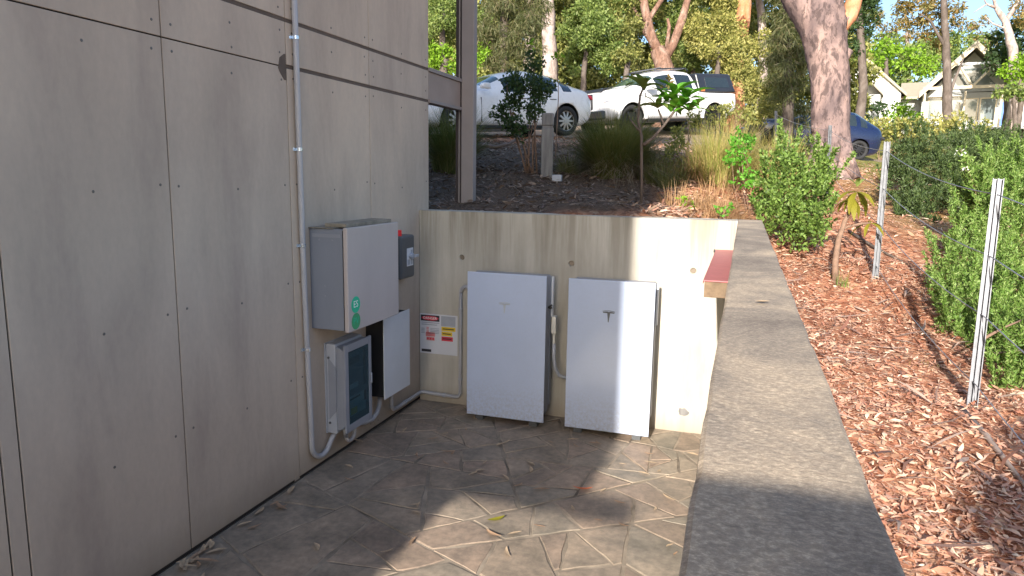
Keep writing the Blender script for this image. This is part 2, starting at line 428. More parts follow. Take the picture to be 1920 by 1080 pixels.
MT['bark_big'] = m_bark('pink_grey_bark', (.085, .064, .066), (.22, .155, .14), (.38, .265, .225), (.036, .026, .026), 1.1, .85)
MT['bark_orange'] = m_bark('orange_bark', (.36, .13, .055), (.50, .22, .11), (.55, .36, .25), (.12, .06, .04), 1.2, .3)
MT['bark_fork'] = m_bark('tan_bark', (.13, .068, .048), (.24, .14, .10), (.37, .265, .21), (.07, .042, .03), 1.6, .7)
MT['bark_pale'] = m_bark('pale_gum_bark', (.25, .19, .165), (.38, .31, .28), (.48, .42, .39), (.12, .08, .065), .9, .6)
MT['bark_dark'] = m_bark('dark_bark', (.07, .055, .045), (.12, .095, .08), (.18, .15, .13), (.03, .025, .02), 1.2, .3)
MT['twig'] = plain('brown_twig', (.20, .125, .085), .9, var=.25, scale=20)
MT['stick'] = plain('grey_stick', (.27, .21, .18), .9, var=.3, scale=12)

MT['l_olive'] = leafmat('olive_leaf', [(.08, .10, .026), (.18, .195, .05), (.33, .32, .095), (.22, .22, .075)])
MT['l_yellow'] = leafmat('yellow_olive_leaf', [(.14, .15, .034), (.30, .285, .075), (.43, .38, .125), (.21, .22, .06)])
MT['l_green'] = leafmat('mid_green_leaf', [(.065, .11, .026), (.14, .20, .045), (.25, .31, .08), (.18, .22, .08)])
MT['l_dark'] = leafmat('dark_green_leaf', [(.016, .036, .012), (.030, .058, .018), (.050, .085, .028)], .2)
MT['l_bright'] = leafmat('bright_leaf', [(.13, .26, .012), (.20, .36, .02), (.27, .42, .04)], .35)
MT['l_orange'] = leafmat('bronze_gum_leaf', [(.16, .12, .035), (.27, .16, .055), (.20, .19, .06), (.30, .20, .08)])
MT['l_casu'] = leafmat('casuarina_leaf', [(.055, .068, .026), (.10, .112, .045), (.16, .155, .07), (.13, .10, .055)])
MT['l_hedge'] = leafmat('rosemary_leaf', [(.040, .092, .026), (.075, .16, .042), (.12, .215, .068), (.19, .27, .12)], .2)
MT['l_hedged'] = leafmat('dark_rosemary_leaf', [(.024, .044, .014), (.045, .075, .022), (.075, .115, .034), (.11, .15, .055)], .15)
MT['l_hedge2'] = leafmat('fresh_rosemary_leaf', [(.065, .135, .022), (.13, .235, .04), (.20, .31, .07), (.29, .37, .13)], .25)
MT['l_shrub'] = leafmat('shrub_leaf', [(.045, .080, .016), (.095, .165, .028), (.16, .26, .048), (.24, .33, .09)], .25)
MT['l_lime'] = leafmat('lime_leaf', [(.06, .22, .015), (.12, .34, .03), (.20, .42, .06)], .35)
MT['l_big'] = leafmat('large_leaf', [(.07, .24, .02), (.16, .42, .04)], .3)
MT['l_sap'] = leafmat('yellowing_leaf', [(.16, .17, .02), (.30, .25, .025)], .35)
MT['g_dark'] = leafmat('tussock_blade', [(.075, .095, .026), (.14, .15, .045), (.22, .195, .085)], .2)
MT['g_deadshade'] = leafmat('dead_tussock_blade', [(.14, .10, .06), (.26, .20, .13), (.36, .29, .20)], .1)
MT['g_gold'] = leafmat('golden_grass_blade', [(.22, .28, .05), (.38, .34, .10), (.50, .38, .16), (.26, .32, .07)], .3, tcol=(.4, .35, .08))
MT['g_straw'] = leafmat('straw_blade', [(.40, .23, .12), (.52, .34, .19), (.45, .27, .13)], .25, tcol=(.45, .3, .12))
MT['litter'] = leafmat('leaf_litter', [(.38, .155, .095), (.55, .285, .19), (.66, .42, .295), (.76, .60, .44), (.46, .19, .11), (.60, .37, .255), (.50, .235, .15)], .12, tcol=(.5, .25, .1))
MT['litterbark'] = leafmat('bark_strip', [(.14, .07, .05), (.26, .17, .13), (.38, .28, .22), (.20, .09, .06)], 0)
MT['littershade'] = leafmat('shaded_bank_litter', [(.09, .055, .036), (.17, .115, .078), (.30, .235, .18), (.13, .075, .05), (.10, .06, .04)], .08, tcol=(.3, .2, .1))  # darker copy of the litter, the bank's shade put into its colour
MT['dryleaf'] = plain('dry_leaf', (.46, .34, .22), .8, var=.3, scale=30)
MT['dryleaf2'] = plain('brown_dry_leaf', (.36, .23, .14), .8, var=.3, scale=30)
MT['orangeleaf'] = plain('orange_leaf', (.62, .16, .05), .7, var=.2, scale=30)

# ------------------------------------------------------------------ terrain
PTS = np.array([
    (-6, .3, 1.45), (-2, .3, 1.5), (.4, .3, 1.53), (2.0, .3, 1.53), (.3, 2.67, 1.85), (.95, 3.4, 1.9), (2.3, 3.3, 1.83), (1.2, 4.6, 2.1), (-3, 4, 2.05),
    (-1.4, 10.7, 2.68), (-3.65, 9, 2.6), (-.75, 14.6, 2.86), (1.35, 17.4, 3.10), (1.5, 21, 3.5), (-7, 9, 2.75), (-9, 4, 2.2),
    (3.58, -1.35, .79), (3.5, 1.0, 1.08), (3.57, 5.8, 1.6), (3.0, 10, 2.22), (3.82, 8.1, 1.97), (6.25, 22.8, 2.5), (4.5, 21, 2.45), (2.2, 12, 2.5),
    (2.75, -1.4, .88), (2.75, -3, .74), (2.7, -5.5, .6), (3.6, -3.5, .62), (5, -5, .55), (7, -5, .55), (2.75, .2, 1.02), (2.95, 1.2, 1.16),
    (6, 2, 1.0), (5, 5, 1.4), (8, 9, 1.7), (10, 3, 1.0), (14, 20, 2.3), (12, 36, 3.2), (18, 58, 5.0), (11, 57, 5.4), (26, 58, 5), (0, 40, 5), (-15, 25, 4.2), (-12, 45, 6),
    (30, 25, 3), (-30, 30, 5), (0, 75, 9), (40, 75, 9), (-40, 75, 9), (-30, 0, 2), (30, -10, .6), (0, -30, .3), (30, -40, 0), (-30, -40, 0)], float)
_k = lambda d: np.sqrt(d * d + .25)
_A = _k(np.linalg.norm(PTS[:, None, :2] - PTS[None, :, :2], axis=2))
_n = len(PTS); _P = np.c_[np.ones(_n), PTS[:, :2]]
_sol = np.linalg.solve(np.block([[_A + np.eye(_n) * -.02, _P], [_P.T, np.zeros((3, 3))]]), np.r_[PTS[:, 2], 0, 0, 0])
def tz(x, y):
    x = np.asarray(x, float); y = np.asarray(y, float); sh = x.shape; q = np.c_[x.ravel(), y.ravel()]
    out = np.empty(len(q))
    for i in range(0, len(q), 20000):
        c = q[i:i + 20000]; out[i:i + 20000] = _k(np.linalg.norm(c[:, None] - PTS[None, :, :2], axis=2)) @ _sol[:_n] + _sol[_n] + c @ _sol[_n + 1:]
    return out.reshape(sh)
def g(x, y): return float(tz(x, y))

def build_terrain():
    xs = np.unique(np.r_[np.linspace(-900, -40, 14), np.linspace(-40, -6, 24), np.linspace(-6, 2.42, 70), [2.50, 2.56], np.linspace(2.6, 7, 70), np.linspace(7, 40, 40), np.linspace(40, 900, 14)])
    ys = np.unique(np.r_[np.linspace(-900, -40, 12), np.linspace(-40, -6, 20), np.linspace(-6, 0, 80), [.06, .12], np.linspace(.18, 14, 130), np.linspace(14, 80, 80), np.linspace(80, 900, 14)])
    X, Y = np.meshgrid(xs, ys)
    cl = lambda a, lo, hi: np.clip(a, lo, hi)
    Z = tz(cl(X, -60, 60), cl(Y, -60, 100))
    near = (X > -8) & (X < 10) & (Y < 16)
    Z = Z + np.where(near, .018 * np.sin(X * 5.1 + 2 * np.sin(Y * 2.2)) * np.sin(Y * 4.3 + np.sin(X * 3)) + .01 * np.sin(X * 11 + Y * 7), 0)
    Z = np.where((X < 2.53) & (X > -9) & (Y < .09) & (Y > -12), -.35, Z)
    nx, ny = len(xs), len(ys)
    i = np.arange(nx * ny).reshape(ny, nx)
    F = np.stack([i[:-1, :-1], i[:-1, 1:], i[1:, 1:], i[1:, :-1]], -1).reshape(-1, 4)
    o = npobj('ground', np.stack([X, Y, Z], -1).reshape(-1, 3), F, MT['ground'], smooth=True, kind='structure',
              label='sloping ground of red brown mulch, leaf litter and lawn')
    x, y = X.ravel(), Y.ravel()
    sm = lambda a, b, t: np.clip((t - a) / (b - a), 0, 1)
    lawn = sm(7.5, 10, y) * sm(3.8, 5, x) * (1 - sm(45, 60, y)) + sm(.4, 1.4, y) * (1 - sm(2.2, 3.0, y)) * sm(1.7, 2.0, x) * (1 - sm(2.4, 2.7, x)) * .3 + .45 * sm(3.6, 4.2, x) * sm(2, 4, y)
    shade = (1 - sm(1.5, 2.0, x)) * sm(0, .3, y) * (1 - sm(8, 9, y)) + sm(25, 30, y) + .0  # first term follows the bank's cast shadow, second is the far ground
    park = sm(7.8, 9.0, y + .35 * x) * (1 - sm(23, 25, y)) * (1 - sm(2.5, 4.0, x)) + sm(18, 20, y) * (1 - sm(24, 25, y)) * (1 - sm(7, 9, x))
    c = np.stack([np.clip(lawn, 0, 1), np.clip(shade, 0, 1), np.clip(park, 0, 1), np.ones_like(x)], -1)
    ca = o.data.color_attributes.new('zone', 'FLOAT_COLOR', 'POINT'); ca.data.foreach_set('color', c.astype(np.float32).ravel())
build_terrain()

# ------------------------------------------------------------------ the fibre cement building (left)
BLD = empty('clad_building', 'tall building clad in grey fibre cement sheets beside the paved courtyard', 'building', (0, 0, 0))
def rotx_mesh(): pass
YS = [-5.2, -4.3, -3.445, -3.375, -2.58, -1.685, -.765, .19]
ZR = [(0.022, 2.4275), (2.434, 2.672), (2.694, 3.75)]
screw_mesh = MB().disc((0, 0, 0), (1, 0, 0), .0065, .0016, 10, .0055).mesh('screw'); screw_mesh.materials.append(MT['screw'])
def panel(y0, y1, z0, z1, gl=.0035, gr=.0035):
    o = MB().box(-.009, 0, y0 + gl, y1 - gr, z0, z1).build('panel', MT['fc'], BLD, bevel=.0015, seg=1)
    if y1 - y0 > .3:
        rows = [z for z in (.05, .63, 1.21, 1.79, 2.37, 2.50, 2.62, 2.75, 3.3) if z0 < z < z1]
        for z in rows:
            for y in (y0 + .055, (y0 + y1) / 2, y1 - .055):
                zz = z + random.uniform(-.012, .012) - (.03 if abs(y - (y0 + y1) / 2) < .01 else 0)
                if y < -3.3 or zz < z0 + .03: continue
                s = bpy.data.objects.new('screw', screw_mesh); s.location = (.0002, y + random.uniform(-.006, .006), zz); link(s, o)
for i in range(len(YS) - 1):
    for j, (z0, z1) in enumerate(ZR):
        a, b = z0, z1
        if YS[i] >= -1.7:
            if j == 0: b = 2.425
            if j == 1: a = 2.447
        panel(YS[i], YS[i + 1], a, b)
MB().box(-.06, -.0095, -5.2, .185, 0.0, 3.75).build('seam_backing', MT['gap'], BLD)
for z0, z1 in ((2.4265, 2.4455), (2.673, 2.693)):
    MB().box(-.0093, -.004, -1.683, .185, z0, z1).build('batten', MT['batten'], BLD)
MB().box(-.0093, -.004, -2.578, -1.687, 2.674, 2.692).build('batten', MT['batten'], BLD)
# old patch of a removed bracket
MB().prism([(-1.76, 2.42), (-1.745, 2.475), (-1.705, 2.50), (-1.692, 2.50), (-1.692, 2.36), (-1.71, 2.36), (-1.75, 2.40)], .0003, .0022, 'x').build('bracket_plate', MT['batten'], BLD, label='small angular plate over a sheet joint')
# chipped corner plate at the foot of a joint
MB().prism([(-1.74, .012), (-1.725, .06), (-1.70, .085), (-1.69, .085), (-1.69, .012)], .0003, .0022, 'x').build('corner_plate', MT['fc'], BLD)
# open frame beyond the sheets
MB().box(-.055, -.002, .194, .872, 2.452, 2.668).build('beam', MT['frame'], BLD, bevel=.004)
MB().box(-.075, .012, .194, .872, 2.6685, 2.700).build('beam_flange', MT['frame_grey'], BLD, bevel=.003)
MB().box(-.075, .012, .194, .872, 2.425, 2.4515).build('beam_flange', MT['frame_grey'], BLD, bevel=.003)
MB().box(.006, .122, .874, .955, 1.2, 4.8).build('post', MT['frame_grey'], BLD, bevel=.004)
MB().box(-.062, .0055, .905, .955, 1.2, 4.8).build('post_channel', MT['frame_dark'], BLD, bevel=.003)
MB().box(-.030, -.018, .897, .9045, 1.2, 4.8).build('post_lip', MT['frame_grey'], BLD)
# the rest of the building: end wall, upper storey; unseen rear wing added to cast the court's shade
MB().box(-6, -.061, -9.2, .18, -.3, 3.75).build('rear_core', MT['hwall'], BLD)
MB().box(-6, -.002, -9.2, .18, 3.752, 9.4).build('upper_wall', MT['fc'], BLD, bevel=.01)
MB().box(-6, .74, -9.6, -9.45, -.3, 3.205).build('shade_wing_wall', MT['fc'], BLD)  # added wing, outline shaped to place the shadow edges in the court
MB().box(-6, 1.74, -9.62, -9.448, 3.21, 3.28).build('shade_slab', MT['conc'], BLD)  # added slab, sized to cast the notch of shade on the paving
MB().box(-6, 1.45, -9.6, -9.45, 3.284, 9.75).build('shade_wing_upper_wall', MT['fc'], BLD)
MB().box(-6.2, 1.455, -9.7, -9.4, 9.755, 9.85).build('shade_wing_roof', MT['roofing'], BLD)

# ------------------------------------------------------------------ concrete walls
XI, XO, HW = 2.4385, 2.600, 1.5696
def end_wall():
    e = empty('end_wall', 'board smooth concrete wall closing the court, half sunlit, behind the white units', 'wall')
    body = MB().box(0.004, XI - .001, 0, .2, -.2, HW).build('wall_body', MT['conc'], e)
    cs = []
    for x, z in ((.373, 1.207), (1.261, 1.208), (2.156, 1.203)):
        cs.append(MB().disc((x, -.02, z), (0, 1, 0), .026, .036, 20, .019).build('cutter', MT['conc']))
    cut(body, cs)
    b = body.modifiers.new('bevel', 'BEVEL'); b.width = .004; b.segments = 2; b.limit_method = 'ANGLE'; b.angle_limit = R(60)
    for x, z in ((.373, 1.207), (1.261, 1.208), (2.156, 1.203)):
        MB().disc((x, .0158, z), (0, -1, 0), .0185, .003, 16).build('tie_plug', MT['mortar'], e)
    vs = []; n = 14
    for k in range(n):
        th = 2 * math.pi * k / n; q = random.uniform(.75, 1.15)
        vs.append((2.141 + .042 * q * math.cos(th), .152 + .032 * q * math.sin(th)))
    MB().prism(vs, -.006, -.0005, 'y').build('patch', MT['bollard'], e, bevel=.003, label='rough grey mortar patch')
end_wall()
pe = empty('parapet_wall', 'long concrete parapet with weathered mottled top running towards the viewer', 'wall')
MB().box(XI, XO, -11.0, .2, -.4, HW - .014).build('wall_body', MT['conc'], pe)
def coping():
    bm = bmesh.new()
    ys = np.linspace(-11, .202, 150)
    rows = []
    for y in ys:
        j = [random.uniform(-.0016, .0016) for _ in range(4)]
        xs = [XI - .001 + j[0], XI + .05, XO - .05, XO + .001 + j[1]]
        rows.append([bm.verts.new((xs[0], y, HW - .0135)), bm.verts.new((xs[0] + .001, y, HW - .003 + j[2])), bm.verts.new((xs[0] + .006, y, HW + j[2] * .4)),
                     bm.verts.new((xs[3] - .006, y, HW + j[3] * .4)), bm.verts.new((xs[3] - .001, y, HW - .003 + j[3])), bm.verts.new((xs[3], y, HW - .0135))])
    for a, b in zip(rows, rows[1:]):
        for k in range(5): bm.faces.new((a[k], a[k + 1], b[k + 1], b[k]))
    bm.faces.new(rows[0]); bm.faces.new(rows[-1][::-1])
    bmesh.ops.recalc_face_normals(bm, faces=bm.faces)
    m = bpy.data.meshes.new('coping'); bm.to_mesh(m); m.materials.append(MT['cope'])
    link(bpy.data.objects.new('coping', m), pe)
coping()
# added unseen pier, stands in for the photographer's shadow on the parapet
gp = empty('shade_pier', 'added concrete pier, unseen, standing in for the photographer to shade the parapet', 'pier')
MB().box(2.30, 2.70, -6.9, -6.1, .0, 2.17).build('shaft', MT['conc'], gp, bevel=.03)
MB().box(2.34, 2.66, -6.8, -6.14, 2.171, 2.25).build('cap', MT['cope'], gp, bevel=.035, seg=4)

rb = empty('ledger_beam', 'brown timber rail with dusty red metal capping along the parapet inner face', 'beam')
MB().box(2.309, XI - .003, -1.597, -.002, 1.279, 1.358).build('timber', MT['timber'], rb, bevel=.003)
MB().box(2.302, XI - .003, -1.605, -.002, 1.3585, 1.3655).build('capping', MT['maroon'], rb, bevel=.0015)
MB().box(2.3005, 2.3035, -1.605, -.002, 1.346, 1.3585).build('capping_lip', MT['maroon'], rb)
MB().box(2.29, 2.3, -.10, -.03, 1.352, 1.368).build('end_clip', MT['frame_dark'], rb)

# ------------------------------------------------------------------ crazy paving
def clip(poly, a, b, c):
    out = []
    for i in range(len(poly)):
        p, q = poly[i], poly[(i + 1) % len(poly)]
        dp = a * p[0] + b * p[1] - c; dq = a * q[0] + b * q[1] - c
        if dp <= 0: out.append(p)
        if (dp < 0 < dq) or (dq < 0 < dp):
            t = dp / (dp - dq); out.append((p[0] + t * (q[0] - p[0]), p[1] + t * (q[1] - p[1])))
    return out
def paving():
    e = empty('paving', 'crazy paving of irregular brown grey flagstones with pale mortar joints', 'paving', kind='structure')
    MB().box(-.0085, XI - .001, -9.0, -.001, -.2, -.0045).build('mortar_bed', MT['mortar'], e)
    def area(p): return .5 * abs(sum(p[k][0] * p[(k + 1) % len(p)][1] - p[(k + 1) % len(p)][0] * p[k][1] for k in range(len(p))))
    cells = [[(.004, -3.7), (XI - .006, -3.7), (XI - .006, -.006), (.004, -.006)]]; done = []
    while cells:
        p = cells.pop(); cx = sum(q[0] for q in p) / len(p); cy = sum(q[1] for q in p) / len(p); A = area(p)
        lim = .085 if cy > -1.2 else .19
        if cx > 1.65: lim *= .8
        if A < lim * random.uniform(.45, 1.5) or A < .012: done.append((p, cx, cy)); continue
        # cut across the longest direction, at a skew
        far = max(((u, v_) for u in p for v_ in p), key=lambda t: (t[0][0] - t[1][0]) ** 2 + (t[0][1] - t[1][1]) ** 2)
        th = math.atan2(far[1][1] - far[0][1], far[1][0] - far[0][0]) + random.uniform(-.75, .75)
        nx, ny = math.cos(th), math.sin(th); t = random.uniform(.32, .68)
        c = nx * (far[0][0] + t * (far[1][0] - far[0][0])) + ny * (far[0][1] + t * (far[1][1] - far[0][1]))
        cells += [q for q in (clip(p, nx, ny, c), clip(p, -nx, -ny, -c)) if len(q) > 2]
    for p, x, y in done:
        poly = list(p); n0 = len(p); sgn = sum(p[k][0] * p[(k + 1) % n0][1] - p[(k + 1) % n0][0] * p[k][1] for k in range(n0))
        for k in range(n0):
            (ax, ay), (bx_, by_) = p[k], p[(k + 1) % n0]; L = math.hypot(bx_ - ax, by_ - ay)
            if L < 1e-4: continue
            nx, ny = (by_ - ay) / L, -(bx_ - ax) / L
            if sgn < 0: nx, ny = -nx, -ny
            poly = clip(poly, nx, ny, nx * ax + ny * ay - random.choice((.001, .002, .003, .005, .008)))
            if len(poly) < 3: break
        if len(poly) < 3: continue
        out = []
        for k in range(len(poly)):
            p, q = poly[k], poly[(k + 1) % len(poly)]; L = math.hypot(q[0] - p[0], q[1] - p[1])
            if L < .012: continue
            m = max(1, int(L / .07)); 
            for s in range(m):
                t = s / m; c = (p[0] + t * (q[0] - p[0]), p[1] + t * (q[1] - p[1]))
                pull = random.uniform(0, .16 if s == 0 else .012) * (1 if s else .5)
                dx, dy = x - c[0], y - c[1]; dl = math.hypot(dx, dy) + 1e-6
                k2 = pull if s == 0 else pull / dl
                out.append((c[0] + dx * k2, c[1] + dy * k2))
        if len(out) < 3: continue
        h = random.uniform(-.0018, .0016); n = len(out)
        inner = [(p[0] + (x - p[0]) * .035, p[1] + (y - p[1]) * .035) for p in out]
        tilt = (random.uniform(-.003, .003), random.uniform(-.003, .003))
        T = lambda p, z: (p[0], p[1], z + (p[0] - x) * tilt[0] + (p[1] - y) * tilt[1])
        v = [(p[0], p[1], -.02) for p in out] + [T(p, h - .0028) for p in out] + [T(p, h) for p in inner]
        f = [(k, (k + 1) % n, n + (k + 1) % n, n + k) for k in range(n)] + [(n + k, n + (k + 1) % n, 2 * n + (k + 1) % n, 2 * n + k) for k in range(n)] + [tuple(range(2 * n, 3 * n))]
        MB().add(v, f).build('flagstone', MT['stone'], e)
paving()

# ------------------------------------------------------------------ electrical gear on the left wall
def arc(c, r, a0, a1, n, ax1, ax2):
    c = Vector(c); ax1 = Vector(ax1); ax2 = Vector(ax2)
    return [c + ax1 * (r * math.cos(a0 + (a1 - a0) * k / n)) + ax2 * (r * math.sin(a0 + (a1 - a0) * k / n)) for k in range(n + 1)]
Yv, Zv, Xv = (0, 1, 0), (0, 0, 1), (1, 0, 0)

cv = empty('wall_conduit', 'tall grey conduit running down the clad wall and curling up below', 'conduit')
path = [(.022, -1.625, 3.74), (.022, -1.622, 2.4), (.022, -1.615, 1.4), (.022, -1.60, .75), (.022, -1.585, .30)]
path += [tuple(p) for p in arc((.022, -1.475, .19), .11, math.pi, 1.68 * math.pi, 12, Yv, Zv)][0:]
path += [(.03, -1.385, .145), (.045, -1.345, .205)]
MB().tube(path, .0165, 14).build('pipe', MT['conduit'], cv, smooth=True)
for z, y in ((2.60, -1.6215), (1.985, -1.619), (1.43, -1.615), (.80, -1.602)):
    MB().box(.0005, .004, y - .034, y + .034, z - .009, z + .009).tube([(.004 + .022 * 0, y, z - .009), (.004, y, z + .009)], .001, 6).build('saddle_plate', MT['zinc'], cv)
    MB().tube([(.022, y, z - .0095), (.022, y, z + .0095)], .0195, 16).build('saddle_clip', MT['zinc'], cv, smooth=False)

mbx = empty('meter_cabinet', 'large grey steel meter cabinet with beige door and two green stickers', 'meter box')
MB().box(.001, .232, -1.515, -.875, .912, 1.525).build('body', MT['boxgrey'], mbx, bevel=.004)
MB().box(.2325, .262, -1.520, -.868, .903, 1.535).build('door', MT['boxfront'], mbx, bevel=.006)
MB().box(.001, .17, -1.525, -1.03, 1.5265, 1.533).box(.08, .228, -1.47, -.90, 1.5335, 1.556).build('top_cover', MT['dusty'], mbx, bevel=.003)
MB().box(.02, .215, -1.519, -1.5155, 1.475, 1.495).build('side_rib', MT['boxmid'], mbx)
MB().box(.229, .2322, -1.5185, -1.5152, .915, 1.52).build('door_seal', MT['black'], mbx)
for x, z in ((.07, 1.46), (.16, 1.46), (.10, 1.18), (.10, 1.12)):
    MB().disc((x, -1.5152, z), (0, -1, 0), .006, .002, 10).build('rivet', MT['boxmid'], mbx)
Mface = lambda x, y, z: Matrix(((0, 0, 1, x), (1, 0, 0, y), (0, 1, 0, z), (0, 0, 0, 1)))   # text on a face looking along +x
for z, mt, tx, tm, rad in ((1.065, 'green1', 'ES', 'inkwhite', .051), (.962, 'green2', 'PV', 'green1', .051)):
    s = MB().disc((.2622, -1.437, z), (1, 0, 0), rad, .0008, 32).build('sticker', MT[mt], mbx, label='round green sticker lettered ' + tx)
    lettering(tx, .058, Mface(.2634, -1.437, z + .002), MT[tm], s)

sb = empty('breaker_enclosure', 'pale grey plastic enclosure with tinted clear door below the meter cabinet', 'breaker box')
MB().prism([(-1.395, .79), (-1.055, .79), (-1.055, .195), (-1.395, .195)], .001, .012, 'x').build('back_plate', MT['boxlight'], sb, bevel=.003)
MB().prism([(-1.392, .788), (-1.060, .788), (-1.060, .198), (-1.392, .198)], .0125, .082, 'x').build('flange', MT['boxlight'], sb, bevel=.008)
# side cheek with chamfered ends
MB().prism([(.0825, .775), (.128, .755), (.137, .74), (.137, .255), (.128, .235), (.0825, .215)], -1.388, -1.064, 'y').build('case', MT['boxmid'], sb, bevel=.006)
MB().prism([(.03, .70), (.0835, .64), (.0835, .35), (.03, .29)], -1.3945, -1.3925, 'y').build('side_recess', MT['boxmid'], sb)
fr = MB()
for a in ((-1.392, -1.350, .205, .785), (-1.100, -1.060, .205, .785)): fr.box(.1372, .152, *a)
fr.box(.1372, .152, -1.3495, -1.1005, .735, .785).box(.1372, .152, -1.3495, -1.1005, .205, .255)
fr.build('door_frame', MT['boxmid'], sb, bevel=.004)
MB().box(.1373, .1385, -1.349, -1.101, .256, .734).build('inner_panel', MT['boxgrey'], sb)
for k, (y0, y1, z0, z1, mm) in enumerate(((-1.32, -1.20, .64, .685, 'darkgrey'), (-1.33, -1.13, .59, .605, 'boxmid'), (-1.32, -1.22, .48, .51, 'white'), (-1.33, -1.13, .30, .43, 'white'), (-1.325, -1.20, .405, .418, 'ink'), (-1.32, -1.24, .305, .35, 'inkyellow'), (-1.15, -1.125, .36, .43, 'ink'), (-1.15, -1.12, .47, .72, 'darkgrey'))):
    MB().box(.1387, .1415 + .0004 * k, y0, y1, z0, z1).build('breaker' if k in (0, 2, 7) else 'wiring_label', MT[mm], sb)
MB().box(.1490, .1515, -1.349, -1.101, .256, .734).build('clear_door', MT['clear'], sb)
MB().box(.1521, .160, -1.082, -1.066, .46, .53).build('latch', MT['zinc'], sb, bevel=.002)
for y, z in ((-1.3955, .70), (-1.3955, .27)):
    MB().disc((.035, y, z), (0, -1, 0), .008, .004, 10).build('fixing_screw', MT['darkgrey'], sb)

gw = empty('gateway_box', 'black box with a plain white cover panel below the meter cabinet', 'electrical box')
MB().box(.001, .1435, -.872, -.488, .288, .852).build('case', MT['black'], gw, bevel=.006)
MB().box(.144, .150, -.882, -.480, .277, .862).build('cover', MT['white'], gw, bevel=.002)

iso = empty('isolator_switch', 'dark grey isolator switch box with a red lamp on top', 'switch')
MB().box(.001, .100, -.512, -.282, 1.078, 1.402).build('case', MT['darkgrey'], iso, bevel=.018, seg=3)
MB().tube([(.055, -.47, 1.399), (.055, -.47, 1.445)], [.028, .026], 16).build('lamp', MT['red'], iso, bevel=.004)
MB().box(.1003, .1018, -.42, -.315, 1.17, 1.305).build('face_label', MT['signwhite'], iso)
MB().box(.102, .1026, -.41, -.37, 1.18, 1.22).box(.102, .1026, -.355, -.325, 1.18, 1.29).build('label_print', MT['inkgrey'], iso)
MB().tube([(.1025, -.365, 1.245), (.128, -.365, 1.245)], .022, 14).box(.128, .145, -.37, -.30, 1.235, 1.255).build('handle', MT['boxlight'], iso, bevel=.003)

def pipe(name, label, path, r, mat, clips=(), parentname='pipe'):
    e = empty(name, label, 'conduit')
    MB().tube(path, r, 12).build('pipe', MT[mat], e, smooth=True)
    for c, ax in clips:
        c = Vector(c); ax = Vector(ax)
        MB().tube([c - ax * .009, c + ax * .009], r * 1.22, 12).build('saddle_clip', MT['boxlight'], e)
    return e
pipe('loop_conduit', 'short grey hose looping out of the breaker enclosure underside', [(.06, -1.27, .20), (.06, -1.255, .13)] + arc((.06, -1.195, .14), .055, math.pi, 1.9 * math.pi, 8, Yv, Zv) + [(.05, -1.12, .20)], .013, 'conduit')
pipe('drop_conduit', 'grey hose curving down from the black box to the wall', [(.07, -.80, .29), (.068, -.805, .22), (.06, -.83, .16), (.05, -.88, .125), (.03, -.95, .12), (.02, -1.0, .13)], .0165, 'conduit')
lp = [(.07, -.62, .29), (.065, -.62, .20), (.055, -.60, .13), (.04, -.54, .088), (.03, -.46, .075), (.028, -.30, .075), (.028, -.06, .075)] + \
     arc((.062, -.062, .075), .034, math.pi, .5 * math.pi, 6, Xv, Yv)[1:] + [(.20, -.028, .068), (.30, -.028, .066)] + \
     arc((.335, -.028, .106), .04, 1.5 * math.pi, 2 * math.pi, 6, Xv, Zv) + [(.375, -.028, .5), (.375, -.028, .93)] + \
     arc((.425, -.028, .93), .05, math.pi, .5 * math.pi, 6, Xv, Zv) + [(.50, -.03, .98), (.58, -.05, .98)]
pipe('corner_conduit', 'grey conduit rounding the court corner and climbing beside the warning sign', lp, .0145, 'conduit',
     [((.028, -.33, .075), (0, 1, 0)), ((.235, -.028, .067), (1, 0, 0)), ((.375, -.028, .22), (0, 0, 1)), ((.375, -.028, .80), (0, 0, 1))])

sg = empty('warning_sign', 'white warning sign headed DANGER in a red oval with yellow and red strips', 'sign')
MB().box(.008, .340, -.0045, -.001, .401, .732).build('plate', MT['signwhite'], sg, bevel=.001)
def ink(x0, x1, z0, z1, m, t=.0006, name='print'): return MB().box(x0, x1, -.0048 - t, -.0048, z0, z1).build(name, MT[m], sg)
hd = ink(.016, .182, .672, .722, 'ink')
n = 28
MB().prism([(.099 + .074 * math.cos(2 * math.pi * k / n), .697 + .019 * math.sin(2 * math.pi * k / n)) for k in range(n)], -.0062, -.0056, 'y').build('red_oval', MT['inkred'], hd)
Mend = lambda x, y, z: Matrix(((1, 0, 0, x), (0, 0, -1, y), (0, 1, 0, z), (0, 0, 0, 1)))
lettering('DANGER', .030, Mend(.099, -.0067, .697), MT['inkwhite'], hd)
for k in range(2): ink(.022, .182 - .02 * k, .655 - .016 * k, .663 - .016 * k, 'inkgrey')
for k in range(4): ink(.020, .050, .605 - .012 * k, .612 - .012 * k, 'inkgrey')
for k in range(5): ink(.066, .088, .615 - .012 * k, .622 - .012 * k, 'inkpink')
for k in range(4): ink(.100, .178, .61 - .013 * k, .616 - .013 * k, 'inkgrey')
ink(.196, .322, .640, .722, 'inkgrey')
for z0, z1, x1, m in ((.600, .634, .322, 'inkyellow'), (.560, .594, .294, 'inkyellow'), (.517, .553, .300, 'inkred')):
    s = ink(.200, x1, z0, z1, m); MB().box(.21, x1 - .012, -.0061, -.0055, (z0 + z1) / 2 - .004, (z0 + z1) / 2 + .004).build('print_line', MT['ink'], s)
s = ink(.060, .142, .545, .580, 'inkpink'); ink(.066, .138, .512, .540, 'inkpink')
for k in range(3): ink(.072 + .024 * k, .086 + .024 * k, .518, .534, 'inkred', .001)
ink(.022, .108, .414, .436, 'ink'); 

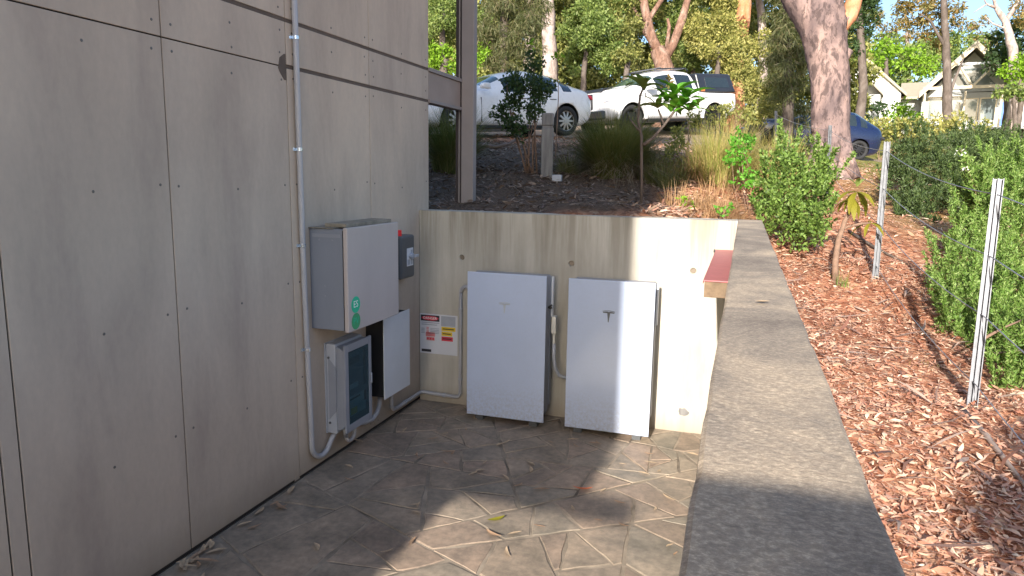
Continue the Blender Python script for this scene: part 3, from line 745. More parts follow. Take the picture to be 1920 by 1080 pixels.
# ------------------------------------------------------------------ the two wall batteries
def emblem(parent, cx, cz, y, s, mat):
    m = MB()
    def strip(outer, inner):
        n = len(outer); v = [(x, y, z) for x, z in outer] + [(x, y, z) for x, z in inner] + [(x, y - .0008, z) for x, z in outer] + [(x, y - .0008, z) for x, z in inner]
        f = []
        for k in range(n - 1):
            f += [(k, k + 1, n + k + 1, n + k), (2 * n + k, 3 * n + k, 3 * n + k + 1, 2 * n + k + 1), (k, 2 * n + k, 2 * n + k + 1, k + 1), (n + k, n + k + 1, 3 * n + k + 1, 3 * n + k)]
        m.add(v, f)
    xs = np.linspace(-1, 1, 13)
    strip([(cx + s * x, cz + s * (.95 - .12 * x * x)) for x in xs], [(cx + s * x * .97, cz + s * (.86 - .12 * x * x)) for x in xs])
    for sg_ in (-1, 1):
        xs = np.linspace(.14, 1, 8)
        strip([(cx + sg_ * s * x * .96, cz + s * (.78 - .12 * x * x)) for x in xs], [(cx + sg_ * s * (x * .88), cz + s * (.52 - .0 * x)) for x in xs])
    zs = np.linspace(.72, -.95, 6)
    strip([(cx - s * (.10 + .16 * (z + .95) / 1.67), cz + s * z) for z in zs][::-1], [(cx + s * (.02 + .24 * (z + .95) / 1.67), cz + s * z) for z in zs][::-1])
    return m.build('emblem', mat, parent)

def battery(x0, z0, label, em, side='right'):
    e = empty('wall_battery', label, 'battery unit', (x0, 0, z0), 'white wall batteries on the end wall')
    Wd, H = .609, 1.099
    MB().box(0, Wd, -.332, -.320, 0, H).build('front_glass', MT['unit'], e, bevel=.003)
    MB().box(.018, Wd - .016, -.3195, -.150, .035, H - .012).build('case', MT['boxmid'], e, bevel=.01)
    MB().box(.03, Wd - .012, -.1495, -.085, .08, H - .03).build('rear_case', MT['boxgrey'], e, bevel=.004)
    MB().box(.05, Wd - .03, -.0845, -.002, .25, .33).box(.05, Wd - .03, -.0845, -.002, .80, .88).build('wall_bracket', MT['galv'], e)
    MB().box(Wd - .0118, Wd + .004, -.148, -.120, H - .33, H - .03).build('bracket_edge', MT['white'], e, bevel=.002)
    for xx in (.06, Wd - .12):
        MB().box(xx, xx + .06, -.30, -.20, -z0 + .001, .036).build('foot', MT['darkgrey'], e)
    emblem(e, Wd * .5 - .01, .845, -.3325, .044, em)
    return e
b1 = battery(.553, .050, 'left white wall battery with faint emblem standing fully in shade beside the warning sign', MT['emblem1'])
b2 = battery(1.324, .046, 'right white wall battery with dark emblem, one side of its front in sunlight', MT['emblem2'])
MB().prism([(.599, .86), (.618, .875), (.628, .868), (.618, .858), (.628, .846), (.616, .842), (.599, .85)], -.24, -.21, 'y').build('switch_lever', MT['black'], b1)
jb = empty('cable_gland', 'cream plastic cable junction with a hose between the two white batteries', 'cable')
MB().box(1.170, 1.205, -.20, -.14, .70, .83).build('junction', MT['cream'], jb, bevel=.006)
MB().box(1.178, 1.197, -.185, -.155, .62, .6995).build('gland', MT['cream'], jb, bevel=.004)
MB().tube([(1.187, -.17, .62), (1.187, -.165, .52), (1.195, -.15, .43), (1.22, -.12, .365), (1.27, -.10, .345), (1.33, -.10, .37), (1.36, -.11, .42)], .014, 12).build('hose', MT['boxlight'], jb, smooth=True)
MB().box(1.296, 1.338, -.20, -.15, .60, .80).build('side_box', MT['boxlight'], jb, bevel=.004)

# ------------------------------------------------------------------ fence
fe = empty('wire_fence', 'galvanised steel post and wire fence running along the mulched path', 'fence')
def fence_post(bx, by, bz, tx, ty, tz_, holes=True, w_=.046):
    b = Vector((bx, by, bz - .15)); t_ = Vector((tx, ty, tz_)); d = (t_ - b); L = d.length
    q = d.to_track_quat('Z', 'Y').to_matrix().to_4x4(); q.translation = b
    h = w_ / 2
    prof = [(-h, -.014), (h, -.014), (h, .014), (h - .004, .014), (h - .004, -.010), (.003, -.010), (.003, .012), (-.003, .012), (-.003, -.010), (-h + .004, -.010), (-h + .004, .014), (-h, .014)]
    o = MB().prism(prof, 0, L, 'z').build('post', MT['galv' if holes else 'galv_dull'], fe)
    o.matrix_world = q
    if holes:
        k = 0
        z = .35
        while z < L - .03:
            for x in (-.012, .013)[k % 2:k % 2 + 1]:
                hh = MB().disc((x, -.0141, z), (0, -1, 0), .0042, .0008, 8).build('hole', MT['ink'], o)
            z += .09; k += 1
    return b, t_
FP = [(3.58, -1.35, .79, 3.63, -1.15, 1.88), (3.50, 1.01, 1.08, 3.52, 1.20, 2.17), (3.585, 5.81, 1.60, 3.565, 5.98, 2.63), (3.04, 10.0, 2.24, 2.96, 10.14, 3.20), (3.68, -3.9, .58, 3.70, -3.85, 1.75)]
for k, a in enumerate(FP): fence_post(*a, holes=(k == 0))
order = [4, 0, 1, 2, 3]
for fr_ in (.93, .66, .40, .10):
    pts = []
    for k in order:
        b = Vector(FP[k][:3]); t_ = Vector(FP[k][3:]); pts.append(b.lerp(t_, fr_) + Vector((.0, -.016, 0)))
    path = []
    for a, b in zip(pts, pts[1:]):
        for s in range(8):
            t_ = s / 8; c = a.lerp(b, t_); c.z -= .05 * 4 * t_ * (1 - t_); path.append(c)
    path.append(pts[-1])
    MB().tube(path, .0028, 6).build('wire', MT['wire'], fe, smooth=True)
#MORE#
# ------------------------------------------------------------------ foliage tools
def nrm(a): return a / (np.linalg.norm(a, axis=-1, keepdims=True) + 1e-9)
def leaves(P, D, L, Wd, roll=None, bend=.15):
    """one rhombic, slightly bent leaf per point: base P, direction D"""
    n = len(P); D = nrm(D)
    rnd = rng.normal(size=(n, 3)); Sd = nrm(np.cross(D, rnd)); N = np.cross(Sd, D)
    L = np.broadcast_to(np.asarray(L, float).reshape(-1, 1) if np.ndim(L) else np.full((n, 1), L), (n, 1)); Wd = np.broadcast_to(np.asarray(Wd, float).reshape(-1, 1) if np.ndim(Wd) else np.full((n, 1), Wd), (n, 1))
    mid = P + D * L * .45 + N * L * bend * .5
    V = np.stack([P, mid + Sd * Wd * .5, P + D * L - N * L * bend * .4, mid - Sd * Wd * .5], 1).reshape(-1, 3)
    F = np.arange(4 * n).reshape(n, 4)
    return V, F
def subclumps(blobs, k, sub=.36):
    """blobs (x,y,z,rx,ry,rz) -> many smaller blobs spread through each"""
    out = []
    for b in blobs:
        d = nrm(rng.normal(size=(k, 3))); r = rng.uniform(.15, 1, (k, 1)) ** .45
        c = np.array(b[:3]) + d * r * np.array(b[3:6]) * .86
        s = rng.uniform(.6, 1.25, (k, 1)) * sub * np.array(b[3:6]).mean()
        out.append(np.c_[c, s, s, s * .8])
    return np.concatenate(out)
def foliage(blobs, cover, L, Wd, droop=0.0, up=0.0, k=14, sub=.36, jit=.35):
    sc = subclumps(blobs, k, sub)
    area = math.pi * sc[:, 3] ** 2; n = np.maximum(3, (cover * area / (.5 * L * Wd)).astype(int))
    idx = np.repeat(np.arange(len(sc)), n)
    d = nrm(rng.normal(size=(len(idx), 3))); r = rng.uniform(0, 1, (len(idx), 1)) ** .42
    P = sc[idx, :3] + d * r * sc[idx, 3:6]
    D = d * .55 + rng.normal(size=d.shape) * .6 + np.array([0, 0, up - droop])
    s = rng.uniform(1 - jit, 1 + jit, len(idx))
    return leaves(P, D, L * s, Wd * s)
def join(parts):
    V = []; F = []; o = 0
    for v, f in parts: V.append(v); F.append(f + o); o += len(v)
    return np.concatenate(V), np.concatenate(F)
def blades(base, n, spread, h, lean, width, segs=3):
    """arching grass blades from around base (x,y,z)"""
    th = rng.uniform(0, 2 * np.pi, n); rad = spread * np.sqrt(rng.uniform(0, 1, n)) * .5
    dx, dy = np.cos(th), np.sin(th)
    p0 = np.stack([base[0] + dx * rad, base[1] + dy * rad, np.full(n, base[2])], 1)
    th2 = th + rng.normal(0, .5, n); out = np.stack([np.cos(th2), np.sin(th2), np.zeros(n)], 1)
    H = h * rng.uniform(.55, 1.1, n); Ln = lean * rng.uniform(.1, 1.0, n)
    side = np.stack([-np.sin(th2 + rng.normal(0, .6, n)), np.cos(th2), np.zeros(n)], 1)
    rows = []
    for s in range(segs + 1):
        t = s / segs
        c = p0 + out * (Ln * t ** 1.8)[:, None] + np.array([0, 0, 1.]) * (H * (t - .42 * (Ln / (H + .01)) * t ** 3))[:, None]
        wd = width * (1 - t * .93)
        rows += [c - side * wd / 2, c + side * wd / 2]
    V = np.stack(rows, 1).reshape(-1, 3); m = 2 * (segs + 1); b = (np.arange(n) * m)[:, None]
    F = np.concatenate([b + np.array([2 * s, 2 * s + 1, 2 * s + 3, 2 * s + 2]) for s in range(segs)])
    return V, F

def tree(name, label, limbs, blobs, leaf, bark, cover=2.2, L=.22, Wd=.10, droop=.1, group=None, k=14, sub=.36, cat='tree', ground=True, sides=10, wob=.06, extra=None):
    """limbs: [(pixel path [(u,v,D)..], radii)], blobs: [(u,v,D,rpx[,squash])]; everything becomes metres here"""
    base = None; mb = MB()
    for i, (pth, rs) in enumerate(limbs):
        p = [Vector(W(*q)) for q in pth]
        if i == 0 and ground:
            z = g(p[0].x, p[0].y)
            if z < p[0].z - .05:
                p = [Vector((p[0].x, p[0].y, z - .2)), Vector((p[0].x, p[0].y, z + .05))] + p; rs = [rs[0] * 1.35, rs[0] * 1.2] + list(rs)
            base = Vector((p[0].x, p[0].y, z))
        # resample for a knotty outline
        q = []; rr = []
        for a, b, ra, rb_ in zip(p, p[1:], rs, rs[1:]):
            m = max(1, int((b - a).length / max(.25, ra * 1.6)))
            m = min(m, 12)
            for s in range(m): q.append(a.lerp(b, s / m) + Vector((random.uniform(-1, 1), random.uniform(-1, 1), 0)) * ra * .10); rr.append((ra + (rb_ - ra) * s / m) * random.uniform(.95, 1.05))
        q.append(p[-1]); rr.append(rs[-1])
        mb.tube(q, rr, sides, wob)
    e = empty(name, label, cat, base or (0, 0, 0), group)
    off = Vector(e.location)
    mb.v = [(x - off.x, y - off.y, z - off.z) for x, y, z in mb.v]
    mb.build('trunk', MT[bark], e, smooth=True)
    if blobs:
        B = []
        for b in blobs:
            c = W(*b[:3]); r = b[3] * b[2] / FPX; sq = b[4] if len(b) > 4 else 1
            B.append((c[0], c[1], c[2], r, r, r * sq))
        V, F = foliage(B, cover, L, Wd, droop, 0, k, sub)
        npobj('crown', V - np.array(off), F, MT[leaf], e)
    return e

# ------------------------------------------------------------------ cars
def car_shell(stations, mats, flags, arches, subd=2):
    """lofted body; flags marks cage faces with a material slot; returns a mesh with material slots"""
    rings = []
    for (x, zl, zb, zt, wl, wb, wt) in stations:
        h = [(0, zl), (wl * .8, zl), (wl, zl + .10), (max(wl, wb) * 1.015, zl + (zb - zl) * .62), (wb, zb), (wt, zt - .035 if zt - zb > .1 else zt - .012), (wt * .62, zt + .012), (0, zt + .02)]
        ring = [(x, y, z) for y, z in h] + [(x, -y, z) for y, z in h[-2:0:-1]]
        rings.append(ring)
    n = len(rings[0]); bm = bmesh.new()
    vs = [[bm.verts.new(p) for p in r] for r in rings]
    for i in range(len(rings) - 1):
        for k in range(n):
            f = bm.faces.new((vs[i][k], vs[i][(k + 1) % n], vs[i + 1][(k + 1) % n], vs[i + 1][k]))
            kk = k if k < 7 else n - 1 - k            # mirror index of the band: 4 = side glass, 5,6 = top
            f.material_index = flags.get((i, kk), 0); f.smooth = True
    bm.faces.new(vs[0]); bm.faces.new(vs[-1][::-1])
    bmesh.ops.recalc_face_normals(bm, faces=bm.faces)
    m = bpy.data.meshes.new('body'); bm.to_mesh(m); bm.free()
    for a in mats: m.materials.append(MT[a])
    o = bpy.data.objects.new('body', m); COL.objects.link(o)
    s = o.modifiers.new('s', 'SUBSURF'); s.levels = s.render_levels = subd
    me = evaluated(o, 'body'); o.modifiers.clear(); o.data = me
    cs = []
    for ax, r in arches:
        for sd in (-1, 1):
            c = MB().disc((ax, sd * .62, r * .93), (0, sd, 0), r, .6, 28).build('cutter', MT['black']); cs.append(c)
    cut(o, cs)
    me = o.data; bpy.data.objects.remove(o)
    return me
def split_parts(me, parent, names):
    """separate glass from bodywork: every connected patch of one glass slot becomes a part"""
    bm = bmesh.new(); bm.from_mesh(me); bm.faces.ensure_lookup_table()
    done = set(); groups = []
    for f in bm.faces:
        if f.index in done: continue
        mi = f.material_index; glass = mi in names
        if not glass: continue
        st = [f]; done.add(f.index); comp = []
        while st:
            q = st.pop(); comp.append(q)
            for e in q.edges:
                for h in e.link_faces:
                    if h.index not in done and h.material_index == mi: done.add(h.index); st.append(h)
        groups.append((mi, comp))
    mats = list(me.materials)
    for mi, comp in groups:
        vm = {}; v = []; fc = []
        for f in comp:
            q = []
            for x in f.verts:
                if x.index not in vm: vm[x.index] = len(v); v.append(tuple(x.co + x.normal * .002))
                q.append(vm[x.index])
            fc.append(q)
        nm = names[mi]
        o = MB().add(v, fc).build(nm, mats[mi], parent, smooth=True)
    bmesh.ops.delete(bm, geom=[f for m_, c in groups for f in c], context='FACES')
    m2 = bpy.data.meshes.new('body'); bm.to_mesh(m2); bm.free()
    for a in mats: m2.materials.append(a)
    link(bpy.data.objects.new('body', m2), parent)
def wheel(parent, x, y, r, sd, rim='rim', spokes=10):
    t = MB(); n = 32; prof = [(-.10, r * .66), (-.11, r * .86), (-.085, r * .985), (0, r), (.085, r * .985), (.11, r * .86), (.10, r * .66)]
    v = []; f = []
    for k in range(n):
        th = 2 * math.pi * k / n
        for (a, q) in prof: v.append((x + q * math.cos(th), y + a, r + q * math.sin(th)))
    m = len(prof)
    for k in range(n):
        for j in range(m): f.append((k * m + j, k * m + (j + 1) % m, ((k + 1) % n) * m + (j + 1) % m, ((k + 1) % n) * m + j))
    e = t.add(v, f).build('wheel', MT['rubber'], parent, smooth=True)
    yo = y + sd * .085
    MB().disc((x, y - sd * .01, r), (0, sd, 0), r * .66, .03, 24).build('rim_back', MT['black'], e)
    rm = MB()
    for k in range(spokes):
        th = 2 * math.pi * k / spokes; c, s = math.cos(th), math.sin(th); wd = r * .075
        for_ = [(x + c * r * .1 - s * wd, yo, r + s * r * .1 + c * wd), (x + c * r * .1 + s * wd, yo, r + s * r * .1 - c * wd), (x + c * r * .66 + s * wd * .8, yo - sd * .012, r + s * r * .66 - c * wd * .8), (x + c * r * .66 - s * wd * .8, yo - sd * .012, r + s * r * .66 + c * wd * .8)]
        rm.add(for_ + [(a, b - sd * .03, d) for a, b, d in for_], [(0, 1, 2, 3), (4, 7, 6, 5), (0, 4, 5, 1), (1, 5, 6, 2), (2, 6, 7, 3), (3, 7, 4, 0)])
    rm.disc((x, yo - sd * .01, r), (0, sd, 0), r * .17, .015, 14)
    for k in range(24):
        a0, a1 = 2 * math.pi * k / 24, 2 * math.pi * (k + 1) / 24
        q = lambda a, rr, yy: (x + math.cos(a) * rr, yy, r + math.sin(a) * rr)
        rm.add([q(a0, r * .63, yo), q(a1, r * .63, yo), q(a1, r * .70, yo + sd * .004), q(a0, r * .70, yo + sd * .004)], [(0, 1, 2, 3)])
    rm.build('rim', MT[rim], e)
def place_car(e, rear, front):
    """put local (axle x coordinates) on the ground: rear and front are (x, y) of the axle centres"""
    rv = Vector((rear[0], rear[1], g(*rear))); fv = Vector((front[0], front[1], g(*front)))
    d = (fv - rv).normalized(); side = Vector((0, 0, 1)).cross(d).normalized(); up = d.cross(side)
    return rv, d, side, up
def set_pose(e, rear, front, xr):
    rv, d, side, up = place_car(e, rear, front)
    o = rv - d * xr
    e.matrix_world = Matrix(((d.x, side.x, up.x, o.x), (d.y, side.y, up.y, o.y), (d.z, side.z, up.z, o.z), (0, 0, 0, 1)))

def sedan(label, paint, xr, rear, heading, rim='rim', hatch=False):
    e = empty('parked_car', label, 'car', group='cars parked beyond the bank')
    S1 = [(2.34, .40, .58, .64, .58, .60, .46), (2.27, .26, .64, .71, .74, .76, .62), (2.0, .19, .70, .79, .84, .86, .70), (1.45, .17, .79, .89, .90, .91, .74), (1.05, .17, .85, .97, .92, .92, .76),
          (.93, .17, .865, 1.00, .92, .92, .74), (.80, .17, .875, 1.05, .92, .92, .72), (.15, .17, .91, 1.33, .92, .92, .61), (.02, .17, .915, 1.375, .92, .92, .595), (-.38, .17, .925, 1.435, .92, .92, .58), (-.46, .17, .93, 1.44, .92, .92, .58),
          (-.9, .17, .95, 1.42, .92, .92, .57), (-1.25, .17, .97, 1.36, .92, .915, .55), (-1.33, .17, .975, 1.34, .92, .91, .55), (-1.62, .17, .995, 1.24, .91, .895, .56), (-1.9, .19, 1.02, 1.13, .89, .87, .60), (-2.08, .23, 1.02, 1.08, .85, .83, .62), (-2.26, .30, .95, 1.00, .78, .76, .58), (-2.34, .42, .82, .88, .68, .66, .5)]
    if hatch:
        S1 = [(x * .97, a, b * 1.12, c * (1.13 if x > -1 else 1.2), p, q, r_) for x, a, b, c, p, q, r_ in S1]
    fl = {}
    for k in (5, 6):
        fl[(6, k)] = 2
        for i in (12, 13, 14): fl[(i, k)] = 2
    for i in (7, 8, 10, 11, 13): fl[(i, 4)] = 1
    me = car_shell(S1, [paint, 'carglass', 'screenglass', 'black'], fl, [(1.45, .375), (-1.42, .375)])
    split_parts(me, e, {1: 'side_window', 2: 'windscreen'})
    for ax in (1.45, -1.42):
        for sd in (-1, 1): wheel(e, ax, sd * .80, .335, sd, rim)
    for sd in (-1, 1):
        MB().prism([(.72, .955), (.93, .965), (.95, 1.03), (.90, 1.085), (.74, 1.08)], sd * .95, sd * 1.09, 'y').build('mirror', MT[paint], e, bevel=.03)
        for x in (-.20, -1.02): MB().box(x - .09, x + .09, sd * .915, sd * .9345, .79, .805).build('door_handle', MT['black' if paint == 'paintwhite' else paint], e, bevel=.006)
        for x, z1 in ((.88, .80), (-.42, .86)):
            MB().box(x - .003, x + .003, sd * .900, sd * .9345, .30, z1).build('door_seam', MT['black'], e)
        MB().box(-1.0, 1.0, sd * .895, sd * .932, .17, .235).build('sill', MT['black'], e, bevel=.01)
        MB().prism([(2.30, .60), (2.05, .735), (1.80, .77), (1.95, .68), (2.22, .56)], sd * .60, sd * .842, 'y').build('headlight', MT['lampblue'], e, bevel=.02)
        MB().prism([(-2.32, .82), (-2.12, .86), (-2.06, .90), (-2.10, .94), (-2.27, .92)], sd * .45, sd * .80, 'y').build('tail_light', MT['carblack' if hatch else 'inkred'], e, bevel=.02)
    MB().box(2.315, 2.36, -.45, .45, .24, .36).build('grille', MT['black'], e, bevel=.02)
    d = Vector((heading[0], heading[1])).normalized()
    front = (rear[0] + d.x * 2.87, rear[1] + d.y * 2.87)
    set_pose(e, rear, front, -1.42)
    return e

def ute(label, rear, heading):
    e = empty('parked_pickup', label, 'pickup truck', group='cars parked beyond the bank')
    S1 = [(2.62, .50, 1.06, 1.15, .84, .88, .74), (2.56, .42, 1.12, 1.21, .92, .93, .80), (2.25, .38, 1.17, 1.265, .95, .94, .82), (1.5, .36, 1.19, 1.30, .96, .95, .82), (1.28, .36, 1.195, 1.315, .96, .95, .80),
          (1.18, .36, 1.195, 1.34, .96, .95, .77), (.55, .36, 1.16, 1.70, .96, .95, .69), (.42, .36, 1.165, 1.755, .96, .95, .68), (-.02, .36, 1.17, 1.81, .96, .95, .67), (-.12, .36, 1.17, 1.815, .96, .95, .67), (-.55, .36, 1.175, 1.81, .96, .95, .67), (-.80, .36, 1.18, 1.79, .96, .95, .68), (-.93, .36, 1.18, 1.76, .96, .95, .69),
          (-.98, .36, 1.18, 1.24, .96, .95, .88), (-1.06, .38, 1.16, 1.17, .96, .95, .90), (-2.0, .42, 1.15, 1.16, .96, .95, .90), (-2.55, .50, 1.15, 1.16, .95, .94, .90), (-2.62, .55, 1.12, 1.13, .93, .92, .88)]
    fl = {}
    for k in (5, 6): fl[(5, k)] = 2
    for i in (6, 7, 9, 10): fl[(i, 4)] = 1
    me = car_shell(S1, ['paintwhite', 'carglass', 'screenglass', 'black'], fl, [(1.60, .47), (-1.60, .47)])
    split_parts(me, e, {1: 'side_window', 2: 'windscreen'})
    for ax in (1.6, -1.6):
        for sd in (-1, 1): wheel(e, ax, sd * .83, .41, sd, 'rimdark', 6)
    # canopy over the tray
    v = []; f = []
    for x, s in ((-1.03, 0), (-2.58, 0)):
        v += [(x, -.93, 1.176), (x, .93, 1.176), (x + (.0 if x > -2 else .10), .74, 1.735), (x + (.0 if x > -2 else .10), -.74, 1.735)]
    cn = MB().add(v, [(0, 1, 2, 3), (7, 6, 5, 4), (1, 5, 6, 2), (0, 3, 7, 4), (3, 2, 6, 7), (0, 4, 5, 1)]).build('canopy', MT['carblack'], e, bevel=.05, seg=3)
    for sd in (-1, 1):
        a = lambda x, t: (x, sd * (.932 - .19 * t + .004), 1.176 + .56 * t)
        pts = [a(-1.35, .25), a(-2.35, .25), a(-2.28, .78), a(-1.35, .78)]
        MB().add(pts + [(x, y - sd * .02, z) for x, y, z in pts], [(0, 1, 2, 3), (4, 7, 6, 5), (0, 4, 5, 1), (1, 5, 6, 2), (2, 6, 7, 3), (3, 7, 4, 0)]).build('canopy_window', MT['carglass'], cn)
        MB().box(-1.24, -1.10, sd * .905, sd * .93, 1.20, 1.27).build('side_marker', MT['orangeleaf'], cn)
        MB().tube([(.45, sd * .60, 1.80), (.35, sd * .60, 1.84), (-.75, sd * .60, 1.875), (-.85, sd * .60, 1.80)], .018, 8).build('roof_rail', MT['carblack'], e, smooth=True)
        MB().prism([(.92, 1.20), (1.15, 1.21), (1.17, 1.33), (1.08, 1.42), (.94, 1.41)], sd * 1.0, sd * 1.18, 'y').build('mirror', MT['paintwhite'], e, bevel=.03)
        MB().prism([(2.60, .86), (2.30, .90), (2.22, 1.08), (2.40, 1.14), (2.60, 1.10)], sd * .50, sd * .962, 'y').build('headlight', MT['lamp'], e, bevel=.03)
        for x, z1 in ((1.12, 1.13), (-.06, 1.16), (-.96, 1.16)): MB().box(x - .006, x + .006, sd * .94, sd * .976, .50, z1).build('door_seam', MT['black'], e)
        for x in (.15, -.85): MB().box(x - .11, x + .11, sd * .955, sd * .988, 1.02, 1.05).build('door_handle', MT['paintwhite'], e, bevel=.008)
        MB().box(-.95, 1.05, sd * .90, sd * 1.02, .34, .42).build('side_step', MT['black'], e, bevel=.02)
        for ax in (1.6, -1.6):
            pr = []
            for k in range(15): th = math.pi * (k / 14); pr.append((ax + .53 * math.cos(th), .42 + .52 * math.sin(th)))
            for k in range(15): th = math.pi * (1 - k / 14); pr.append((ax + .46 * math.cos(th), .42 + .455 * math.sin(th)))
            MB().prism(pr, sd * .93, sd * 1.005, 'y').build('wheel_flare', MT['paintwhite'], e, bevel=.01)
    MB().box(2.56, 2.67, -.49, .49, .70, 1.12).build('grille', MT['carblack'], e, bevel=.04)
    MB().box(2.50, 2.70, -.92, .92, .42, .66).build('bumper', MT['carblack'], e, bevel=.05)
    MB().box(.45, -.80, -.62, .62, 1.845, 1.865).build('roof_rack', MT['carblack'], e, bevel=.005) if False else None
    for x in (.25, -.2, -.65): MB().box(x - .03, x + .03, -.62, .62, 1.85, 1.88).build('roof_bar', MT['galv'], e, bevel=.008)
    MB().prism([(2.60, 1.14), (2.55, 1.20), (2.20, 1.275), (2.20, 1.295), (2.57, 1.235), (2.64, 1.16)], -.86, .86, 'y').build('bonnet_guard', MT['carblack'], e, bevel=.01)
    d = Vector((heading[0], heading[1])).normalized()
    set_pose(e, rear, (rear[0] + d.x * 3.2, rear[1] + d.y * 3.2), -1.60)
    return e
def side_off(px, d, off):       # axle centre from the wheel face seen
    d = Vector(d).normalized(); n = Vector((-d.y, d.x)); return (px[0] - n.x * off, px[1] - n.y * off)
h1 = (-.60, -.80)
sedan('white sedan with dark side windows parked behind the shaded bank', 'paintwhite', 0, side_off((-1.50, 10.85), h1, .85), h1)
h2 = (-.648, -.76)
ute('white dual cab pickup with black canopy parked behind the grasses', side_off((1.42, 17.5), h2, .9), h2)
h3 = (-.93, -.36)
sedan('dark blue hatchback parked behind the thick gum trunk', 'paintblue', 0, side_off((6.10, 22.3), h3, .85), h3, 'rimdark', True)

# ------------------------------------------------------------------ the timber house behind
def house():
    D = 56.0
    c = W(1735, 205, D); px = D / FPX
    yaw = YAW - .50
    hx = math.cos(yaw); hy = math.sin(yaw)
    e = empty('timber_house', 'white gabled house with sand coloured roof and glazed front behind the trees', 'house', (c[0], c[1], c[2]), rz=yaw)
    X = lambda u: (u - 1735) * px; Z = lambda v: (205 - v) * px
    def bx(name, u0, u1, v0, v1, y0, y1, m, par=e, bev=0): return MB().box(X(u0), X(u1), y0, y1, Z(v1), Z(v0)).build(name, MT[m], par, bevel=bev)
    def gable(name, pts, y0, y1, m, par=e): return MB().prism([(X(u), Z(v)) for u, v in pts], y0, y1, 'y').build(name, MT[m], par)
    # left white gable wing
    gable('gable_wall', [(1578, 260), (1578, 168), (1628, 112), (1692, 168), (1692, 260)], 0, 8, 'cladding')
    rf = gable('roof', [(1565, 178), (1628, 105), (1702, 175), (1702, 180), (1628, 111.5), (1565, 184)], -.35, 8.3, 'roofing')
    gable('roof', [(1590, 176), (1627, 138), (1663, 176), (1663, 180), (1627, 143), (1590, 180)], -1.8, -.01, 'roofing')
    bx('porch_wall', 1594, 1659, 178, 262, -1.5, -.02, 'housewall')
    w1 = bx('window', 1607, 1645, 192, 232, -1.55, -1.51, 'cladding'); bx('pane', 1610, 1625, 195, 229, -1.56, -1.552, 'houseglass', w1); bx('pane', 1628, 1642, 195, 229, -1.56, -1.552, 'houseglass', w1)
    # middle link and long roof
    MB().add([(X(1690), .5, Z(180)), (X(1960), .5, Z(180)), (X(1960), 4.5, Z(143)), (X(1690), 4.5, Z(143)), (X(1690), .5, Z(184)), (X(1960), .5, Z(184)), (X(1960), 4.5, Z(147)), (X(1690), 4.5, Z(147))],
             [(0, 1, 2, 3), (7, 6, 5, 4), (0, 4, 5, 1), (1, 5, 6, 2), (2, 6, 7, 3), (3, 7, 4, 0)]).build('roof', MT['roofing'], e)
    bx('link_wall', 1692, 1960, 184, 252, 1.2, 4.4, 'housewall')
    # right gable: open truss over glazed wall
    gable('roof', [(1722, 178), (1802, 94), (1880, 176), (1880, 181.5), (1802, 101), (1722, 184)], -2.2, 5, 'roofing')
    gable('bargeboard', [(1722, 184.2), (1802, 101.2), (1880, 181.7), (1880, 186), (1802, 106), (1722, 189)], -2.22, -2.0, 'housetimber')
    gable('gable_infill', [(1735, 178), (1802, 108), (1868, 176)], -.4, -.2, 'housewall')
    gl = gable('gable_glass', [(1762, 172), (1788, 136), (1815, 136), (1845, 172)], -.46, -.42, 'houseglass')
    bx('tie_beam', 1762, 1842, 131, 135, -2.1, -1.9, 'cladding'); bx('tie_beam', 1728, 1866, 170, 175, -2.1, -1.9, 'housetimber')
    for a, b in (((1802, 170), (1782, 138)), ((1804, 170), (1828, 140))):
        MB().tube([(X(a[0]), -2.0, Z(a[1])), (X(b[0]), -2.0, Z(b[1]))], .09, 8).build('strut', MT['housetimber'], e)
    bx('front_wall', 1728, 1945, 178, 252, -.38, 1.15, 'housewall')
    for u0, u1, v0, v1 in ((1738, 1760, 184, 226), (1762, 1790, 184, 224), (1794, 1817, 188, 240), (1819, 1845, 188, 240)):
        wf = bx('window', u0, u1, v0, v1, -.44, -.385, 'housetimber'); bx('pane', u0 + 2, u1 - 2, v0 + 2, v1 - 2, -.452, -.442, 'houseglass', wf)
    for u0, u1 in ((1796, 1844),): bx('low_panel', u0, u1, 228, 243, -.50, -.455, 'cladding')
    dr = bx('door', 1852, 1876, 197, 238, -.43, -.385, 'bluedoor'); bx('handle', 1864, 1874, 220, 223, -.47, -.432, 'housetimber', dr); bx('door_frame', 1876.3, 1879, 195, 240, -.45, -.385, 'understorey')
    bx('side_cladding', 1880, 1943, 198, 242, -.44, -.385, 'cladding')
    for u in (1730, 1792, 1846): bx('verandah_post', u, u + 3, 180, 243, -2.1, -1.95, 'housetimber')
    bx('deck', 1728, 1950, 242.5, 246, -2.3, 1.2, 'housewall'); bx('subfloor', 1800, 1950, 246.3, 262, -1.6, 1.1, 'understorey')
    for u in (1800, 1850, 1900): bx('stump', u, u + 4, 246.3, 268, -2.2, -2.0, 'understorey')
house()

